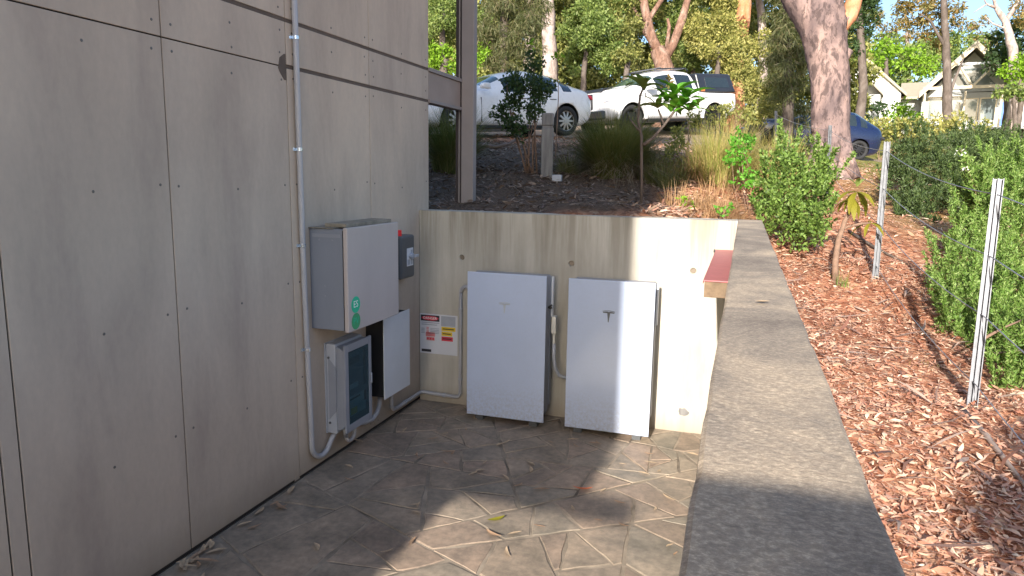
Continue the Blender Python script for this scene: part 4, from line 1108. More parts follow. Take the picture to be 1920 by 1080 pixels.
# ------------------------------------------------------------------ trees
# the thick gum by the fence
def big_gum():
    D = 12.0
    P = lambda u, v, d=D: Vector(W(u, v, d))
    base = P(1556, 325); z0 = g(base.x, base.y)
    e = empty('gum_tree', 'thick pink grey gum trunk beside the fence, forking above', 'tree', (base.x, base.y, z0))
    def limb(pts, n=22, wob=.05):
        path = []; rs = []
        for (u, v, r), (u2, v2, r2) in zip(pts, pts[1:]):
            for s in range(6):
                t = s / 6; path.append(P(u + (u2 - u) * t, v + (v2 - v) * t) - base + Vector((0, 0, base.z - z0))); rs.append((r + (r2 - r) * t) * D / FPX)
        u, v, r = pts[-1]; path.append(P(u, v) - base + Vector((0, 0, base.z - z0))); rs.append(r * D / FPX)
        return path, rs
    mb = MB()
    main = [(1556, 352, 54), (1556, 335, 44), (1556, 318, 37), (1557, 280, 34.5), (1557, 230, 33), (1557, 180, 34), (1554, 130, 34.5), (1549, 90, 37), (1543, 55, 41), (1540, 25, 40), (1540, -10, 37)]
    p, r = limb(main); mb.tube(p, r, 26, .045)
    p, r = limb([(1545, 85, 26), (1520, 35, 29), (1492, -10, 28), (1455, -80, 24), (1420, -190, 18)]); mb.tube(p, r, 18, .04)
    p, r = limb([(1545, 30, 34), (1548, -40, 30), (1560, -140, 24), (1550, -260, 15)]); mb.tube(p, r, 18, .04)
    for (u, v, rr, sx) in ((1588, 101, 10, 1), (1583, 148, 12, 1), (1584, 40, 9, 1), (1527, 240, 8, -1)):   # burls
        c = P(u, v) - base + Vector((0, 0, base.z - z0)); q = rr * D / FPX
        mb.tube([c + Vector((-sx * q * .9, -.03, -q * .9)), c + Vector((-sx * q * .2, -.07, -q * .45)), c + Vector((sx * q * .1, -.07, .1 * q)), c + Vector((-sx * q * .6, -.02, q))], [q * .7, q, q * .9, q * .5], 12, .08)
    for a in (0.4, 1.5, 2.4, 3.6, 4.6, 5.6):           # root flare
        dx, dy = math.cos(a), math.sin(a)
        mb.tube([Vector((dx * .14, dy * .14, .55)), Vector((dx * .30, dy * .30, .18)), Vector((dx * .50, dy * .50, -.06))], [.16, .13, .07], 10, .06)
    mb.build('trunk', MT['bark_big'], e, smooth=True)
    m2 = MB(); p, r = limb([(1570, 60, 13), (1592, 30, 15), (1602, 0, 14), (1625, -70, 11), (1660, -170, 8)]); m2.tube(p, r, 14, .05)
    m2.build('limb', MT['bark_orange'], e, smooth=True, label='orange side limb')
    B = []
    for (u, v, rr) in ((1440, -200, 110), (1550, -290, 120), (1670, -200, 90), (1350, -240, 80)):
        c = P(u, v) - base + Vector((0, 0, base.z - z0)); q = rr * D / FPX; B.append((c.x, c.y, c.z, q, q, q * .7))
    V, F = foliage(B, 1.2, .14, .035, .5, 0, 20, .3); npobj('crown', V, F, MT['l_olive'], e)
big_gum()

GT = 'trees behind the parked cars'
tree('gum_tree', 'straight pale gum trunk rising behind the white sedan', [([(1032, 150, 28), (1030, 90, 28), (1028, 30, 28), (1026, -40, 28), (1020, -160, 28), (1015, -260, 28)], [.30, .29, .27, .26, .22, .15])],
     [(1000, -160, 28, 90), (1060, -230, 28, 90), (960, -90, 29, 50)], 'l_green', 'bark_pale', group=GT)
tree('gum_tree', 'tan forked gum leaning over the white pickup', [([(1248, 140, 27), (1240, 110, 27), (1232, 92, 27)], [.37, .32, .28]), ([(1233, 95, 27), (1218, 55, 27), (1206, 0, 27), (1190, -80, 27)], [.21, .17, .16, .12]),
     ([(1228, 90, 27), (1205, 50, 27), (1188, 20, 27), (1178, -20, 27), (1160, -90, 27)], [.13, .11, .10, .09, .06]), ([(1247, 108, 27), (1262, 85, 27), (1274, 50, 27), (1282, 25, 27), (1292, -10, 27), (1310, -80, 27)], [.20, .17, .165, .15, .11, .08]), ([(1250, 90, 27.3), (1255, 50, 27.3), (1252, 35, 27.3)], [.08, .07, .05]), ([(1215, 40, 27), (1240, 0, 27), (1250, -40, 27)], [.1, .09, .07])],
     [(1190, -140, 27, 90), (1310, -140, 27, 100), (1250, -190, 27, 90), (1140, -70, 28, 45)], 'l_olive', 'bark_fork', group=GT)
tree('she_oak', 'dark weeping she oak with fine drooping foliage behind the sedan', [([(945, 150, 21), (945, 60, 21), (948, -60, 21), (950, -160, 21)], [.16, .14, .11, .06])],
     [(930, 40, 21, 48, 1.3), (975, 70, 21, 46, 1.2), (920, 100, 21, 38), (960, 115, 21, 42), (990, 20, 21, 42, 1.3), (940, -30, 21, 60, 1.2), (990, -60, 21, 60)], 'l_casu', 'bark_dark', 1.5, .20, .022, .9, GT, k=22, sub=.3)
tree('she_oak', 'tall grey green she oak standing left of the thick gum trunk', [([(1478, 210, 19), (1476, 100, 19), (1474, 0, 19), (1470, -100, 19)], [.15, .13, .11, .06])],
     [(1478, 70, 19, 42, 1.4), (1460, 130, 19, 40, 1.3), (1495, 130, 19, 36, 1.3), (1470, 20, 19, 42, 1.3), (1480, 180, 19, 36, 1.1), (1500, 80, 19.5, 34, 1.3), (1470, -50, 19, 50), (1500, 215, 19.5, 30)], 'l_casu', 'bark_dark', 1.5, .17, .022, .9, GT, k=22, sub=.3)
tree('gum_tree', 'orange barked gum half hidden in olive foliage above the black canopy', [([(1382, 130, 33), (1386, 90, 33), (1392, 40, 33), (1397, -20, 33), (1410, -140, 33)], [.38, .35, .34, .30, .2])],
     [(1350, -80, 33, 80), (1440, -100, 33, 90), (1400, -180, 33, 90)], 'l_yellow', 'bark_orange', group=GT)
tree('gum_tree', 'thin pale gum beside the orange barked gum', [([(1432, 130, 36), (1428, 40, 36), (1420, -40, 36), (1415, -150, 36)], [.22, .2, .18, .1])], [(1400, -150, 36, 60), (1440, -190, 36, 60)], 'l_olive', 'bark_pale', group=GT)
tree('gum_tree', 'thin pale spotted gum left of the straight pale trunk', [([(990, 160, 32), (994, 60, 32), (998, -60, 32), (1000, -200, 32)], [.26, .24, .22, .12])], [(985, -190, 32, 80), (1030, -150, 33, 60)], 'l_olive', 'bark_pale', group=GT)
GS = 'leafy understorey trees behind the cars'
def bushy(label, blobs, leaf, L=.17, Wd=.085, cover=2.0, **kw):
    L *= .68; Wd *= .62
    u, v, D, r = blobs[0][:4]
    return tree('leafy_tree', label, [([(u, v + r * .6, D), (u + 4, v, D), (u - 2, v - r * .4, D)], [.10, .08, .04])], blobs, leaf, 'bark_dark', cover, L, Wd, group=GS, **kw)
bushy('yellow green leafy tree just above the pickup canopy', [(1345, 105, 26, 42), (1390, 125, 26, 45), (1360, 60, 27, 46), (1310, 60, 27, 40), (1420, 90, 27, 40), (1330, 20, 28, 50)], 'l_yellow')
bushy('sunlit olive bush right of the pickup tail', [(1425, 175, 22, 38), (1455, 165, 21.5, 28), (1400, 150, 23, 30), (1445, 205, 21, 30), (1415, 215, 21.5, 25)], 'l_yellow', .13, .07)
bushy('grey green leafy tree between sedan and pickup', [(1095, 100, 25, 45), (1130, 60, 25, 50), (1085, 50, 26, 46), (1120, 10, 26, 55), (1150, 110, 25, 36)], 'l_green', .18, .08)
bushy('olive leafy tree left of the forked gum', [(1175, 110, 24, 30), (1185, 70, 25, 40), (1160, 30, 26, 48), (1200, 20, 28, 50)], 'l_olive')
bushy('pale green leafy tree seen through the open frame', [(830, 30, 24, 45), (870, 50, 25, 48), (810, 80, 25, 36), (850, -20, 25, 60)], 'l_green', .16, .08)
bushy('bright lime shrub low behind the open frame', [(832, 112, 19, 30), (805, 105, 19, 26), (895, 115, 20, 20), (870, 122, 20, 24), (905, 95, 21, 20)], 'l_bright', .13, .07, 1.6)
bushy('dark leafy tree right of the forked gum', [(1300, 100, 29, 38), (1290, 50, 30, 48), (1330, -20, 30, 60), (1260, 40, 31, 40)], 'l_green', .2, .09)
# far wood as one mass
def forest():
    B = []
    for u in np.arange(700, 1600, 42):
        for v in np.arange(-150, 215, 58):
            D = rng.uniform(40, 52); c = W(u + rng.uniform(-20, 20), v + rng.uniform(-20, 20), D); r = rng.uniform(42, 64) * D / FPX
            if 1430 < u < 1530 and v < 55 and rng.random() < .75: continue
            if v < 0 and rng.random() < .15: continue
            B.append((c[0], c[1], c[2], r, r, r))
    parts = foliage(B, 2.0, .26, .13, .1, 0, 11, .42)
    npobj('forest', *parts, MT['l_olive'], kind='stuff', label='dense olive wood filling the hillside behind the car park', cat='wood')
    B = []
    for u in np.arange(1560, 2010, 40):
        for v in np.arange(96, 215, 40):
            D = rng.uniform(74, 90); c = W(u + rng.uniform(-15, 15), v + rng.uniform(-12, 12) + (12 if u > 1800 else 0), D); r = rng.uniform(32, 46) * D / FPX
            B.append((c[0], c[1], c[2], r, r, r))
    npobj('forest', *foliage(B, 1.5, .5, .26, .1, 0, 9, .42), MT['l_green'], kind='stuff', label='mid green wood rising behind the gabled house', cat='wood')
forest()
GH = 'trees around the house'
def gumcrown(label, limbs, blobs, leaf, bark='bark_pale', cover=1.2, L=.42, Wd=.17, **kw): return tree('gum_tree', label, limbs, blobs, leaf, bark, cover, L, Wd, group=GH, **kw)
gumcrown('tall thin dark trunked gum standing in front of the house gables', [([(1777, 250, 40), (1776, 180, 40), (1774, 90, 40), (1770, 20, 40), (1768, -60, 40)], [.26, .24, .2, .17, .1]), ([(1776, 190, 40), (1790, 150, 40), (1806, 110, 40)], [.1, .08, .04]), ([(1773, 90, 40), (1745, 40, 40), (1725, 25, 40)], [.09, .07, .03])],
         [(1740, 22, 41, 34, .6), (1785, 20, 41, 36, .6), (1710, 42, 42, 24, .6), (1755, 60, 42, 24, .7), (1800, 45, 42, 18, .6), (1720, -5, 42, 30, .6), (1690, 20, 43, 26, .7), (1765, 85, 42, 18, .7)], 'l_orange', 'bark_dark', L=.26, Wd=.09)
gumcrown('bronze crowned gum beyond the house ridge', [([(1835, 150, 95), (1833, 80, 95)], [.4, .2])], [(1832, 78, 95, 24), (1850, 95, 95, 22), (1822, 50, 96, 16), (1830, 112, 95, 22), (1862, 70, 96, 18), (1845, 40, 96, 12)], 'l_orange')
gumcrown('bronze tinged gum left of the thin trunk, against the sky', [([(1700, 150, 90), (1702, 60, 90)], [.4, .2])], [(1690, 48, 90, 22, .7), (1715, 72, 90, 24, .7), (1665, 62, 91, 22, .8), (1740, 90, 90, 26), (1640, 40, 91, 20), (1770, 100, 90, 20)], 'l_orange')
gumcrown('bare limbed pale gum at the picture corner above the house', [([(1905, 170, 46), (1898, 90, 46), (1885, 40, 46), (1868, 15, 46)], [.36, .28, .22, .14]), ([(1885, 40, 46), (1905, 10, 46), (1925, -30, 46)], [.16, .12, .07]), ([(1868, 15, 46), (1850, 8, 46), (1825, 24, 46)], [.1, .06, .02]), ([(1868, 15, 46), (1858, -20, 46), (1845, -50, 46)], [.1, .07, .03]), ([(1890, 55, 46), (1862, 45, 46), (1846, 30, 46)], [.07, .05, .02]), ([(1850, 8, 46), (1838, -12, 46)], [.04, .015])],
         [(1912, 10, 46, 18), (1920, 40, 46, 20), (1880, -20, 46, 16, .5)], 'l_orange', 'bark_pale', L=.24, Wd=.09)
gumcrown('dark green broad tree right of the gabled roof', [([(1890, 210, 48), (1888, 130, 48)], [.24, .12])], [(1885, 85, 48, 34), (1915, 100, 48, 34), (1870, 118, 48, 24), (1905, 60, 48, 26)], 'l_dark', 'bark_dark', 1.8, .3, .14)
gumcrown('vivid lime green tree at the far edge beside the house', [([(1915, 190, 44), (1912, 130, 44)], [.16, .08])], [(1908, 125, 44, 24), (1925, 140, 44, 24), (1890, 140, 44, 16), (1945, 120, 44, 30)], 'l_bright', 'bark_dark', 1.6, .24, .12)
gumcrown('dark leafy tree leaning behind the thick gum trunk', [([(1618, 160, 34), (1614, 60, 34), (1606, -20, 34)], [.2, .17, .1])], [(1612, 60, 34, 26), (1630, 30, 34, 28), (1605, 10, 34, 34), (1625, -20, 34, 40), (1596, 90, 34, 20)], 'l_dark', 'bark_dark', 1.6, .2, .09)
gumcrown('fresh green spreading tree between the two gables', [([(1685, 260, 50), (1683, 200, 50)], [.16, .08])], [(1690, 200, 50, 26), (1675, 225, 50, 24), (1712, 220, 50, 18)], 'l_bright', 'bark_dark', 1.1, .24, .11)
gumcrown('grey green tree in front of the white porch gable', [([(1612, 250, 44), (1615, 190, 44)], [.18, .1])], [(1612, 195, 44, 24), (1632, 215, 44, 24), (1600, 225, 44, 22), (1650, 205, 44, 16)], 'l_dark', 'bark_dark', 1.3, .24, .11)
gumcrown('light green trees on the ridge left of the gable peak', [([(1660, 160, 68), (1662, 110, 68)], [.3, .15])], [(1650, 95, 68, 24), (1675, 110, 68, 26), (1715, 108, 68, 24), (1740, 120, 68, 24), (1615, 100, 68, 20)], 'l_bright', 'bark_dark', 1.2, .36, .17)
gumcrown('dark leafy tree leaning in front of the right hand roof', [([(1905, 250, 36), (1900, 180, 36)], [.14, .07])], [(1898, 170, 36, 20, .7), (1925, 175, 36, 26, .7), (1872, 172, 36, 14, .6)], 'l_green', 'bark_dark', 1.4, .2, .09)

# ------------------------------------------------------------------ shrubs and plants on the bank and along the fence
def shrub(name, label, x, y, blobs, leaf, L, Wd, cover, stems=5, bark='twig', k=16, sub=.34, up=.3, droop=0, group=None, stem_r=.012, cat='shrub', sprigs=0):
    z = g(x, y); e = empty(name, label, cat, (x, y, z), group)
    B = [(bx - x, by - y, bz - z, rx, ry, rz) for bx, by, bz, rx, ry, rz in blobs]
    mb = MB()
    for s in range(stems):
        b = random.choice(B); p1 = Vector((b[0] + random.uniform(-.4, .4) * b[3], b[1] + random.uniform(-.4, .4) * b[4], b[2] + random.uniform(-.2, .5) * b[5])); p0 = Vector((random.uniform(-.06, .06), random.uniform(-.06, .06), -.05))
        md = p0.lerp(p1, .5) + Vector((random.uniform(-.06, .06), random.uniform(-.06, .06), .04))
        mb.tube([p0, p0.lerp(md, .6), md, p1], [stem_r, stem_r * .85, stem_r * .7, stem_r * .3], 6, .1)
    mb.build('stem', MT[bark], e, smooth=True)
    V, F = foliage(B, cover, L, Wd, droop, up, k, sub)
    if sprigs:                                            # young shoots standing out of the outline
        PP = []; DD = []
        for q in range(sprigs):
            b = random.choice(B); a = random.uniform(0, 6.28); el = random.uniform(.15, 1.3)
            d0 = np.array([math.cos(a) * math.cos(el), math.sin(a) * math.cos(el), math.sin(el)])
            p0 = np.array(b[:3]) + d0 * np.array(b[3:6]) * .85; d1 = nrm(d0 * .5 + np.array([random.uniform(-.3, .3), random.uniform(-.3, .3), 1.0]))
            ln = random.uniform(.10, .30); m = int(ln / L * 14); t = rng.uniform(0, 1, (m, 1))
            PP.append(p0 + d1 * t * ln + rng.normal(0, L * .12, (m, 3))); DD.append(rng.normal(size=(m, 3)) * .6 + d1 * .9)
        V, F = join([(V, F), leaves(np.concatenate(PP), np.concatenate(DD), L, Wd)])
    npobj('foliage', V, F, MT[leaf], e)
    return e
def pb(u, v, D, r, sq=1.0):
    c = W(u, v, D); q = r * D / FPX; return (c[0], c[1], c[2], q, q, q * sq)
def gxy(u, D, v=330): c = W(u, v, D); return float(c[0]), float(c[1])
# hedge bushes beyond the fence
x, y = gxy(1720, 11); shrub('rosemary_bush', 'large dark rosemary bush behind the second fence post', x, y, [pb(1710, 292, 10.5, 50), (pb(1760, 305, 9.8, 58)), pb(1720, 420, 8.4, 40), pb(1690, 350, 9.6, 38), pb(1745, 385, 9, 55), pb(1790, 290, 11, 40), pb(1810, 370, 9, 58)], 'l_hedged', .046, .013, 1.6, 8, sprigs=120, up=.7, k=34, sub=.24)
x, y = gxy(1880, 11); shrub('rosemary_bush', 'broad dark green bush below the house deck', x, y, [pb(1850, 300, 12, 54), pb(1900, 308, 11, 60), pb(1940, 330, 10, 65), pb(1880, 292, 14, 40), pb(1820, 290, 14, 38)], 'l_hedged', .05, .015, 1.5, 8, sprigs=120, up=.7, k=34, sub=.24)
x, y = gxy(1870, 6.4, 480); shrub('rosemary_bush', 'tall light green bush with white flowers right behind the near post', x, y, [pb(1850, 420, 6.2, 66), pb(1900, 390, 6.4, 74), pb(1825, 370, 6.5, 40), pb(1920, 470, 6, 74), pb(1860, 490, 5.6, 60), pb(1800, 450, 6.2, 40), pb(1880, 335, 6.6, 48), pb(1925, 315, 6.5, 50), pb(1845, 365, 6.3, 36), pb(1930, 400, 6.0, 60)], 'l_hedge2', .032, .0085, 1.3, 8, sprigs=150, up=1.1, k=44, sub=.2)
x, y = gxy(1850, 4.8, 660); shrub('rosemary_bush', 'low bright green bush at the foot of the near post', x, y, [pb(1815, 570, 4.9, 62), pb(1860, 610, 4.6, 70), pb(1905, 660, 4.3, 66), pb(1775, 520, 5.3, 40), pb(1925, 560, 4.8, 74), pb(1885, 705, 4.1, 48), pb(1850, 530, 5.2, 60), pb(1930, 720, 4.0, 50), pb(1840, 660, 4.4, 46), pb(1790, 610, 4.7, 36), pb(1905, 735, 3.75, 44), pb(1950, 690, 3.8, 60)], 'l_hedge2', .029, .0078, 1.3, 8, sprigs=170, up=.9, k=50, sub=.19)
fl = []
for (u, v, D) in ((1808, 318, 6.2), (1800, 285, 6.2), (1870, 470, 5.6)):
    c = W(u, v, D); fl.append(leaves(np.tile(c, (14, 1)) + rng.normal(0, .016, (14, 3)), rng.normal(size=(14, 3)) + [0, 0, .6], .022, .010))
sp = empty('rosemary_sprig', 'tall pale sprig rising above the hedge left of the near post', 'shrub', tuple(W(1830, 360, 6.25)))
o_ = np.array(sp.location)
MB().tube([Vector(W(1835, 380, 6.25)) - Vector(o_), Vector(W(1820, 330, 6.22)) - Vector(o_), Vector(W(1800, 280, 6.2)) - Vector(o_)], [.006, .005, .003], 6).build('stem', MT['twig'], sp)
P_ = np.concatenate([np.linspace(W(1835, 380, 6.25), W(1801, 280, 6.2), 420), np.linspace(W(1838, 370, 6.25), W(1842, 318, 6.2), 200)]) + rng.normal(0, .016, (620, 3))
npobj('foliage', leaves(P_ - o_, rng.normal(size=(620, 3)) * .7 + [0, 0, .8], .04, .011)[0], np.arange(4 * 620).reshape(-1, 4), MT['l_hedge2'], sp)
vv, ff = join(fl); npobj('blossoms', vv - o_, ff, MT['cladding'], sp, kind='stuff')
# green shrub at the end of the parapet
x, y = gxy(1490, 6.3, 470); shrub('garden_shrub', 'leafy green shrub spilling beside the far end of the parapet', x, y, [pb(1480, 330, 6.3, 48), pb(1500, 390, 6.0, 52), pb(1460, 390, 6.2, 42), pb(1530, 370, 6.4, 34), pb(1520, 430, 5.9, 34), pb(1470, 300, 6.6, 34), pb(1545, 330, 7, 28), pb(1490, 440, 5.9, 36), pb(1440, 350, 6.5, 30), pb(1535, 410, 6.1, 30), pb(1510, 340, 6.4, 36), pb(1445, 420, 6.1, 26)], 'l_shrub', .036, .019, 1.05, 8, sprigs=70, k=26, sub=.27)
x, y = gxy(1400, 6.9, 400); shrub('lime_herb', 'bright lime green herb with notched leaves beside the golden grass', x, y, [pb(1395, 280, 6.9, 30), pb(1400, 340, 6.8, 28), pb(1370, 300, 6.9, 16), pb(1425, 375, 6.7, 20), pb(1385, 255, 7, 16)], 'l_lime', .036, .025, 1.4, 6, k=18, sub=.30, stem_r=.005)
x, y = gxy(1345, 5.9, 395); shrub('lime_herb', 'small lime weed growing just behind the concrete wall', x, y, [pb(1350, 398, 5.75, 16, .6), pb(1368, 392, 5.8, 10)], 'l_lime', .035, .022, 1.1, 3, k=8)
x, y = gxy(1290, 5.9, 395); shrub('lime_herb', 'thin yellow green weed at the shade edge behind the wall', x, y, [pb(1285, 380, 5.9, 14), pb(1300, 385, 5.8, 10)], 'l_bright', .04, .014, .8, 4, k=6)
# small leaved bush in front of the sedan
x, y = gxy(1000, 8.2, 280); shrub('small_tree', 'dark small leaved bush standing in front of the white sedan', x, y, [pb(990, 165, 8.2, 36), pb(960, 150, 8.3, 24), pb(1020, 165, 8.2, 22), pb(960, 200, 8.2, 28), pb(1005, 205, 8.2, 26), pb(940, 215, 8.3, 22), pb(970, 240, 8.1, 26), pb(1000, 120, 8.4, 24)], 'l_dark', .042, .024, 1.5, 9, k=26, sub=.27, stem_r=.011)
for i, (u, v, lab) in enumerate(((994, 84, 'sunlit lime sprig above the dark small leaved bush'), (1046, 106, 'smaller lime sprig right of the pale gum trunk'))):
    c = W(u, v, 9.5); x, y = float(c[0]), float(c[1]); zb = g(x, y)
    e = empty('leafy_sprig', lab, 'plant', (x, y, zb))
    MB().tube([(0, 0, -.05), (.02, .01, (c[2] - zb) * .6), (0, 0, c[2] - zb)], [.008, .006, .003], 6).build('stem', MT['twig'], e)
    V, F = foliage([(0, 0, c[2] - zb, .085 - .02 * i, .05, .06)], 1.5, .06, .035, 0, .3, 5, .5); npobj('foliage', V, F, MT['l_bright'], e)
x, y = gxy(1290, 9.6, 260); shrub('garden_shrub', 'low dark shrub in shade under the large leaved plant', x, y, [pb(1265, 265, 9, 26), pb(1260, 300, 8.6, 26), pb(1300, 225, 10, 20)], 'l_olive', .05, .022, 1.1, 5)
x, y = gxy(1345, 12, 230); shrub('garden_shrub', 'round grey green shrub in front of the pickup tray', x, y, [pb(1345, 215, 12, 26), pb(1375, 205, 12.2, 24), pb(1400, 220, 12, 24)], 'l_olive', .06, .03, .9, 6)
x, y = gxy(1500, 13, 290); shrub('garden_shrub', 'dark green shrub hiding the front of the blue hatchback', x, y, [pb(1490, 290, 12, 30), pb(1515, 275, 13, 26), pb(1470, 270, 12.5, 24), pb(1500, 310, 11, 26)], 'l_green', .07, .035, .8, 6)
x, y = gxy(1650, 26, 260); shrub('garden_shrub', 'olive undergrowth beyond the blue hatchback', x, y, [pb(1660, 245, 28, 28), pb(1690, 250, 27, 30), pb(1720, 245, 26, 30), pb(1630, 238, 30, 22), pb(1750, 240, 26, 26), pb(1790, 235, 27, 28), pb(1840, 240, 28, 20)], 'l_yellow', .14, .07, 1.3, 8)
# grasses
def tussock(label, u, v, D, parts, group='tussock grasses on the bank', subs=9):
    c = W(u, v, D); x, y = float(c[0]), float(c[1]); z = g(x, y)
    e = empty('grass_tussock', label, 'grass', (x, y, z), group)
    for nm, mt, n, spread, h, lean, wd in parts:
        parts_ = []
        for q in range(subs):
            a_ = random.uniform(0, 6.28); r_ = spread * random.uniform(.15, .75) * (0 if subs == 1 else .35 if subs < 5 else 1); hx_, hy_ = r_ * math.cos(a_), r_ * math.sin(a_)
            parts_.append(blades((hx_, hy_, g(x + hx_, y + hy_) - z - .05), n // subs, spread * (.9 if subs < 5 else .45), h * (random.uniform(.6, 1.15) if subs > 4 else random.uniform(.85, 1.1)), lean * random.uniform(.7, 1.5), wd))
        V, F = join(parts_); npobj(nm, V, F, MT[mt], e)
tussock('large shaded grass tussock in front of the pickup bonnet', 1150, 325, 8.2, [('blades', 'g_dark', 3400, .5, .84, .85, .011), ('dead_blades', 'g_deadshade', 1700, .6, .46, .85, .010)], subs=3)
tussock('shaded grass tussock beside the open frame post', 850, 300, 8.6, [('blades', 'g_dark', 1800, .36, .85, .65, .010)], subs=3)
tussock('small shaded tussock at the foot of the bollard', 1080, 330, 8.4, [('blades', 'g_dark', 700, .4, .42, .4, .008)])
tussock('shaded tussock just behind the middle of the wall', 1235, 345, 7.8, [('blades', 'g_dark', 900, .4, .42, .4, .008)])
tussock('golden sunlit grass tussock beside the lime herb', 1330, 335, 7.9, [('blades', 'g_gold', 1700, .55, .72, .5, .009), ('dead_blades', 'g_straw', 700, .7, .42, .5, .009)])
tussock('feathery golden tussock behind the lime herb', 1420, 315, 8.4, [('blades', 'g_gold', 1500, .55, .78, .55, .008), ('dead_blades', 'g_straw', 300, .6, .5, .5, .008)])
tussock('straw coloured dead grass clump spilling to the wall', 1330, 375, 6.6, [('blades', 'g_straw', 1100, .55, .34, .45, .009)])
tussock('green grass tuft behind the golden tussock', 1370, 280, 9.6, [('blades', 'g_gold', 800, .5, .6, .4, .009), ('fresh_blades', 'l_bright', 300, .4, .5, .3, .008)])
tussock('small green weed tuft on the mulch left of the near post', 1672, 800, 3.3, [('blades', 'l_hedge2', 40, .05, .06, .06, .006)], subs=1)
tussock('thin dry grass tuft on the mulch edge left of the bright bush', 1730, 690, 4.0, [('blades', 'g_gold', 160, .25, .10, .12, .004)])
tussock('tiny grass tuft at the foot of the sapling', 1582, 520, 5.5, [('blades', 'l_hedge2', 60, .08, .22, .08, .007)])
# large leaved plant (each leaf a part)
def bigleaf(L, Wd, n=6):
    v = []; f = []
    for i in range(n + 1):
        t = i / n; ww = Wd * .5 * math.sin(math.pi * min(1, t * .93 + .05)) ** .8; z = .10 * L * math.sin(t * math.pi) - .18 * L * t * t
        v += [(t * L, -ww, z + ww * .25), (t * L, 0, z), (t * L, ww, z + ww * .25)]
    for i in range(n):
        a = 3 * i; f += [(a, a + 1, a + 4, a + 3), (a + 1, a + 2, a + 5, a + 4)]
    return MB().add(v, f)
LEAF_A = bigleaf(.25, .075).mesh('leaf', True); LEAF_A.materials.append(MT['l_big'])
LEAF_B = bigleaf(.22, .05).mesh('leaf', True); LEAF_B.materials.append(MT['l_sap'])
LEAF_D = bigleaf(.25, .08).mesh('leaf', True); LEAF_D.materials.append(MT['l_green'])
def rosette(e, c, off, n, mesh, sc=1, tilt=.5, ph=0):
    for k in range(n):
        a = 2 * math.pi * k / n + ph + random.uniform(-.25, .25); o = bpy.data.objects.new('leaf', mesh)
        o.location = Vector(c) - Vector(off); o.rotation_euler = (random.uniform(-.2, .2), -tilt + random.uniform(-.45, .35), a); s = sc * random.uniform(.75, 1.15); o.scale = (s, s, s); link(o, e)
def frangipani():
    c = W(1208, 280, 6.0); x, y = float(c[0]), float(c[1]); z = g(x, y); off = (x, y, z)
    e = empty('large_leaved_plant', 'young plant with long glossy leaves and bare forking stems before the pickup', 'plant', off)
    P = lambda u, v, D=6.0: tuple(Vector(W(u, v, D)) - Vector(off))
    mb = MB()
    mb.tube([(0, 0, -.1), P(1203, 255), P(1196, 225), P(1200, 180), P(1206, 165)], [.014, .013, .011, .010, .008], 8, .06)
    mb.tube([P(1206, 272), P(1225, 258), P(1245, 235), P(1262, 212), P(1272, 200)], [.016, .014, .012, .011, .009], 8, .06)
    mb.tube([P(1198, 245), P(1188, 232), P(1180, 222)], [.010, .008, .006], 8)
    mb.tube([P(1245, 235), P(1238, 215), P(1234, 205)], [.010, .008, .007], 8)
    mb.build('stem', MT['bark_dark'], e, smooth=True)
    for u, v, n, m, sc in ((1206, 165, 11, LEAF_D, .85), (1233, 203, 10, LEAF_D, .8), (1276, 200, 12, LEAF_A, 1.0), (1266, 178, 10, LEAF_A, .9), (1292, 208, 9, LEAF_A, .85), (1285, 185, 9, LEAF_A, .9), (1258, 210, 8, LEAF_A, .8), (1250, 190, 8, LEAF_A, .8)):
        rosette(e, W(u, v, 6.0), off, n, m, sc, .35, random.uniform(0, 3))
    V, F = foliage([(*P(1258, 155), .09, .09, .05)], .9, .03, .018, 0, .2, 8, .4); npobj('flower_head', V, F, MT['l_orange'], e)
frangipani()
def sapling():
    c = W(1568, 518, 5.55); x, y = float(c[0]), float(c[1]); z = g(x, y); off = (x, y, z)
    e = empty('sapling', 'young sapling with curved brown stem and yellowing hanging leaves beside the path', 'tree', off)
    P = lambda u, v, D=5.55: tuple(Vector(W(u, v, D)) - Vector(off))
    mb = MB()
    mb.tube([(0, 0, -.05), P(1566, 490), P(1572, 450), P(1584, 415), P(1598, 385), P(1606, 360)], [.026, .024, .022, .018, .014, .009], 10, .06)
    mb.tube([P(1573, 455), P(1580, 430), P(1590, 425), P(1612, 420), P(1632, 418)], [.013, .012, .012, .010, .006], 8, .06)
    mb.tube([P(1584, 415), P(1592, 395), P(1600, 375)], [.010, .008, .005], 8, .06)
    mb.build('trunk', MT['twig'], e, smooth=True)
    for u, v, n, m, sc, t_ in ((1606, 360, 8, LEAF_B, 1.0, -.5), (1598, 372, 5, LEAF_B, .9, -.8), (1632, 418, 5, LEAF_B, .8, -.4), (1607, 350, 3, LEAF_D, .5, .8)):
        rosette(e, W(u, v, 5.55), off, n, m, sc, t_, random.uniform(0, 3))
sapling()

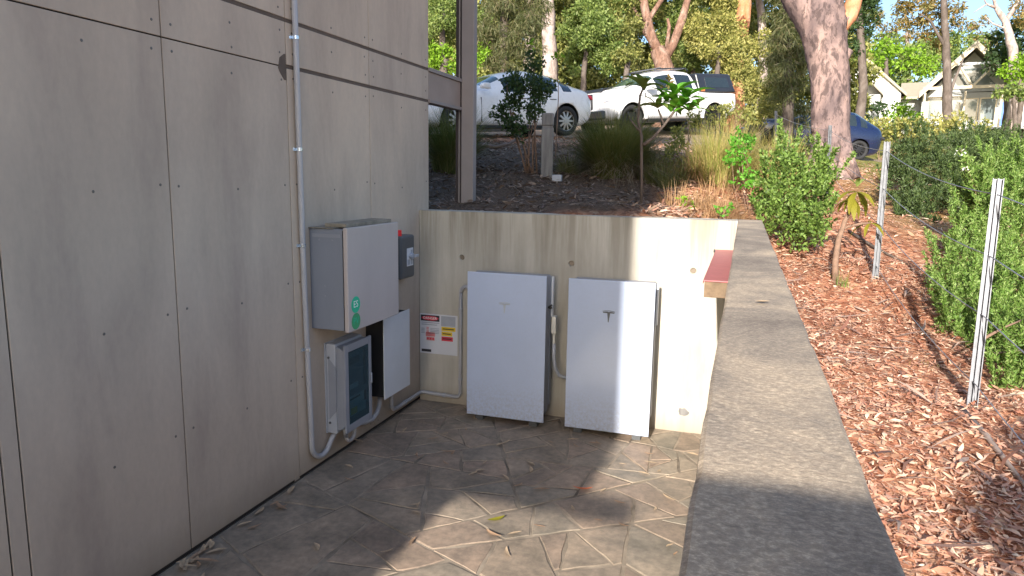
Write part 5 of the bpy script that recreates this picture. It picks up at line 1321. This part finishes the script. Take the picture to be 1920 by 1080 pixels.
# ------------------------------------------------------------------ bollard, sticks, litter
c = W(1025, 330, 8.0); bz = g(c[0], c[1])
bo = empty('timber_bollard', 'weathered grey timber bollard on the shaded bank', 'bollard', (c[0], c[1], bz), rz=.25)
top = float(W(1025, 214, 8.0)[2]) - bz
MB().box(-.068, .068, -.068, .068, -.2, top - .16).build('shaft', MT['bollard'], bo, bevel=.012)
MB().box(-.060, .060, -.060, .060, top - .1595, top - .140).build('groove', MT['bollard'], bo)
MB().box(-.068, .068, -.068, .068, top - .1395, top).build('head', MT['bollard'], bo, bevel=.018, seg=3)
mk = W(1045, 318, 7.6); mz = g(mk[0], mk[1])
gm = empty('garden_marker', 'small pale plastic marker box beside the bollard foot', 'marker', (mk[0], mk[1], mz))
MB().box(-.05, .05, -.03, .03, .0, .07).build('box', MT['boxlight'], gm, bevel=.006); MB().box(-.008, .008, -.008, .008, -.06, -.0005).build('spike', MT['darkgrey'], gm)
def stick(label, pts, r, mat='stick'):
    p = []
    for u, v, D in pts:
        q = W(u, v, D); p.append(Vector((q[0], q[1], max(q[2], g(q[0], q[1]) + r * .6))))
    n = len(p); o = p[0].copy()
    e = MB().tube([a - o for a in p], [r * (1 - .6 * i / (n - 1)) for i in range(n)], 8, .08).build('fallen_branch', MT[mat], None, smooth=True, label=label, cat='branch', group='fallen branches')
    e.location = o
stick('crooked grey branch lying across the top of the shaded bank', [(880, 278, 9.3), (905, 272, 9.3), (930, 276, 9.2), (955, 270, 9.2), (975, 255, 9.2)], .035)
stick('pale thin branch lying left of the open frame post', [(806, 282, 9.0), (830, 281, 9.0), (850, 280, 9.0)], .02)
stick('long dark branch lying along the mulch edge below the near post', [(1800, 770, 3.35), (1850, 830, 3.05), (1900, 900, 2.75), (1940, 960, 2.55)], .016, 'stick')
stick('reddish twig poking out of the bright bush past the near post', [(1835, 640, 3.75), (1880, 615, 3.8), (1935, 592, 3.85)], .009, 'twig')
stick('thin brown stick lying low in the bright bush', [(1820, 655, 4.0), (1870, 662, 3.9), (1930, 655, 3.8)], .008, 'bark_dark')
stick('straight stick lying in the shade past the sapling', [(1590, 440, 6.8), (1640, 470, 6.4), (1700, 505, 6.0)], .018, 'bark_dark')

def litter(n, xr, yr, mat, name, label, smin=.05, smax=.12, mask=None, lift=.02, wr=(.16, .30)):
    x = rng.uniform(*xr, n); y = rng.uniform(*yr, n)
    if mask is not None: k = mask(x, y); x, y = x[k], y[k]
    n = len(x); z = tz(x, y) + .018 * np.sin(x * 5.1 + 2 * np.sin(y * 2.2)) * np.sin(y * 4.3 + np.sin(x * 3)) + .01 * np.sin(x * 11 + y * 7)
    th = rng.uniform(0, 2 * np.pi, n)
    D = np.stack([np.cos(th), np.sin(th), rng.normal(.08, .22, n)], 1)
    L = smin + (smax - smin) * rng.uniform(0, 1, n) ** 1.8; Wd = L * rng.uniform(*wr, n)
    P = np.stack([x, y, z + rng.uniform(.002, lift, n)], 1); D = nrm(D)
    Sd = nrm(np.cross(D, np.array([0, 0, 1.0]) + rng.normal(0, .35, (n, 3)))); N = np.cross(Sd, D)
    cv = rng.normal(0, .12, (n, 1)) * L[:, None]
    a = P; b = P + D * (L * .33)[:, None] + N * cv * .8; c_ = P + D * (L * .68)[:, None] + N * cv * .8 + Sd * cv * .3; t = P + D * L[:, None] + Sd * cv * .9
    w1 = Sd * (Wd * .5)[:, None]; w2 = Sd * (Wd * .42)[:, None]
    V = np.stack([a, b + w1, c_ + w2, t, c_ - w2, b - w1], 1).reshape(-1, 3)
    i = (np.arange(n) * 6)[:, None]
    F = np.concatenate([i + np.array([0, 1, 5, 5]), i + np.array([1, 2, 4, 5]), i + np.array([2, 3, 4, 4])])
    tri = np.concatenate([i + np.array([0, 1, 5]), i + np.array([1, 2, 4]), i + np.array([1, 4, 5]), i + np.array([2, 3, 4])])
    npobj(name, V, tri, MT[mat], kind='stuff', label=label, cat='leaf litter')
litter(90000, (2.62, 4.6), (-4.2, 1.6), 'litter', 'leaf_litter', 'dry orange brown gum leaves covering the mulched path', .010, .062, wr=(.10, .36), mask=lambda x, y: rng.random(len(x)) < np.clip(1.25 - .35 * (x - 2.6) - .12 * np.maximum(0, y + 1), .15, 1) * np.clip(.62 + .5 * np.sin(x * 3.7 + 2 * np.sin(y * 1.9)) * np.sin(y * 2.9 + x), .2, 1))
litter(900, (2.62, 4.4), (-4.2, 1.6), 'litterbark', 'leaf_litter', 'long grey brown bark strips strewn over the mulched path', .08, .26, wr=(.04, .10))
litter(9000, (2.7, 6.5), (1.2, 10), 'litter', 'leaf_litter', 'scattered dry leaves on the ground around the thick gum', .04, .10)
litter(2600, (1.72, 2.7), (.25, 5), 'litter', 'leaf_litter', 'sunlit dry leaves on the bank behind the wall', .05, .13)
litter(20000, (-3.2, 1.9), (.24, 9.0), 'littershade', 'leaf_litter', 'dry leaves and bark strewn over the bank, coloured dark for its shade', .03, .12, wr=(.12, .26))
litter(2500, (-3.5, 5), (8, 12.5), 'litter', 'leaf_litter', 'dry leaves at the car park edge', .08, .16)

# fallen leaves on the paving, one by one
def dry(L, Wd, curl):
    n = 6; v = []; f = []
    for i in range(n + 1):
        t = i / n; ww = Wd * .5 * math.sin(math.pi * (t * .94 + .03)) ** .85; x = (t - .5) * L; yb = .18 * L * (t - .5) ** 2 * 4 * .5; z = curl * L * (2 * t - 1) ** 2 + .002
        v += [(x, yb - ww, z + ww * .35), (x, yb, z), (x, yb + ww, z + ww * .35)]
    for i in range(n):
        a = 3 * i; f += [(a, a + 1, a + 4, a + 3), (a + 1, a + 2, a + 5, a + 4)]
    return MB().add(v, f)
DL = []
for L_, w_, c_, m_ in ((.095, .020, .06, 'dryleaf'), (.075, .018, .10, 'dryleaf2'), (.11, .022, .05, 'dryleaf2'), (.085, .026, .04, 'dryleaf')):
    q = dry(L_, w_, c_).mesh('dry_leaf', True); q.materials.append(MT[m_]); DL.append(q)
def put_leaf(x, y, mesh, label, group, rz=None, s=1.0, z=.004, name='dry_leaf'):
    o = bpy.data.objects.new(name, mesh); o.location = (x, y, z); o.rotation_euler = (random.uniform(-.12, .12), random.uniform(-.08, .08), random.uniform(0, 6.28) if rz is None else rz); o.scale = (s, s, s)
    link(o, None, label, 'leaf', group)
for k in range(64):
    x = random.uniform(.12, 2.30); y = -3.0 + 2.9 * random.random() ** .8
    put_leaf(x, y, random.choice(DL), 'single dry brown gum leaf lying out on the flagstones', 'dry leaves scattered on the paving', s=random.uniform(.55, 1.05), z=.006)
for k in range(20):
    t = random.random(); y = -2.75 + 2.2 * t * t; x = .03 + abs(random.gauss(0, .05))
    put_leaf(x, y, random.choice(DL), 'dry curled leaf swept against the foot of the clad wall', 'dry leaves along the wall foot', s=random.uniform(.8, 1.3), z=.006 + random.uniform(0, .01))
OL = dry(.12, .030, .10).mesh('dry_leaf', True); OL.materials.append(MT['orangeleaf'])
put_leaf(1.66, -1.23, OL, 'curled orange leaf at the shadow edge in front of the right battery', None, .3, 1.0)
YL = dry(.10, .03, .06).mesh('dry_leaf', True); YL.materials.append(MT['l_sap'])
put_leaf(1.30, -1.76, YL, 'tan leaf lying in the sunlit patch nearest the viewer', None, .7)

# added unseen shrub, placed to shade the lower corner of the path
x, y = 3.6, -5.35; shrub('garden_shrub', 'tall leafy shrub, unseen behind the viewer, added to shade the path', x, y, [(3.14, -5.50, 1.25, .18, .2, .40), (3.32, -5.45, 1.65, .28, .28, .48), (3.68, -5.4, 1.85, .38, .35, .55), (4.1, -5.2, 1.9, .45, .4, .6), (4.6, -5.0, 1.8, .5, .5, .6)], 'l_green', .06, .03, 2.2, 8)
PL = dry(.035, .016, .05).mesh('dry_leaf', True); PL.materials.append(MT['dryleaf'])
put_leaf(2.525, -3.42, PL, 'tiny pale leaf lying on the parapet top', None, .4, 1.0, HW + .003)
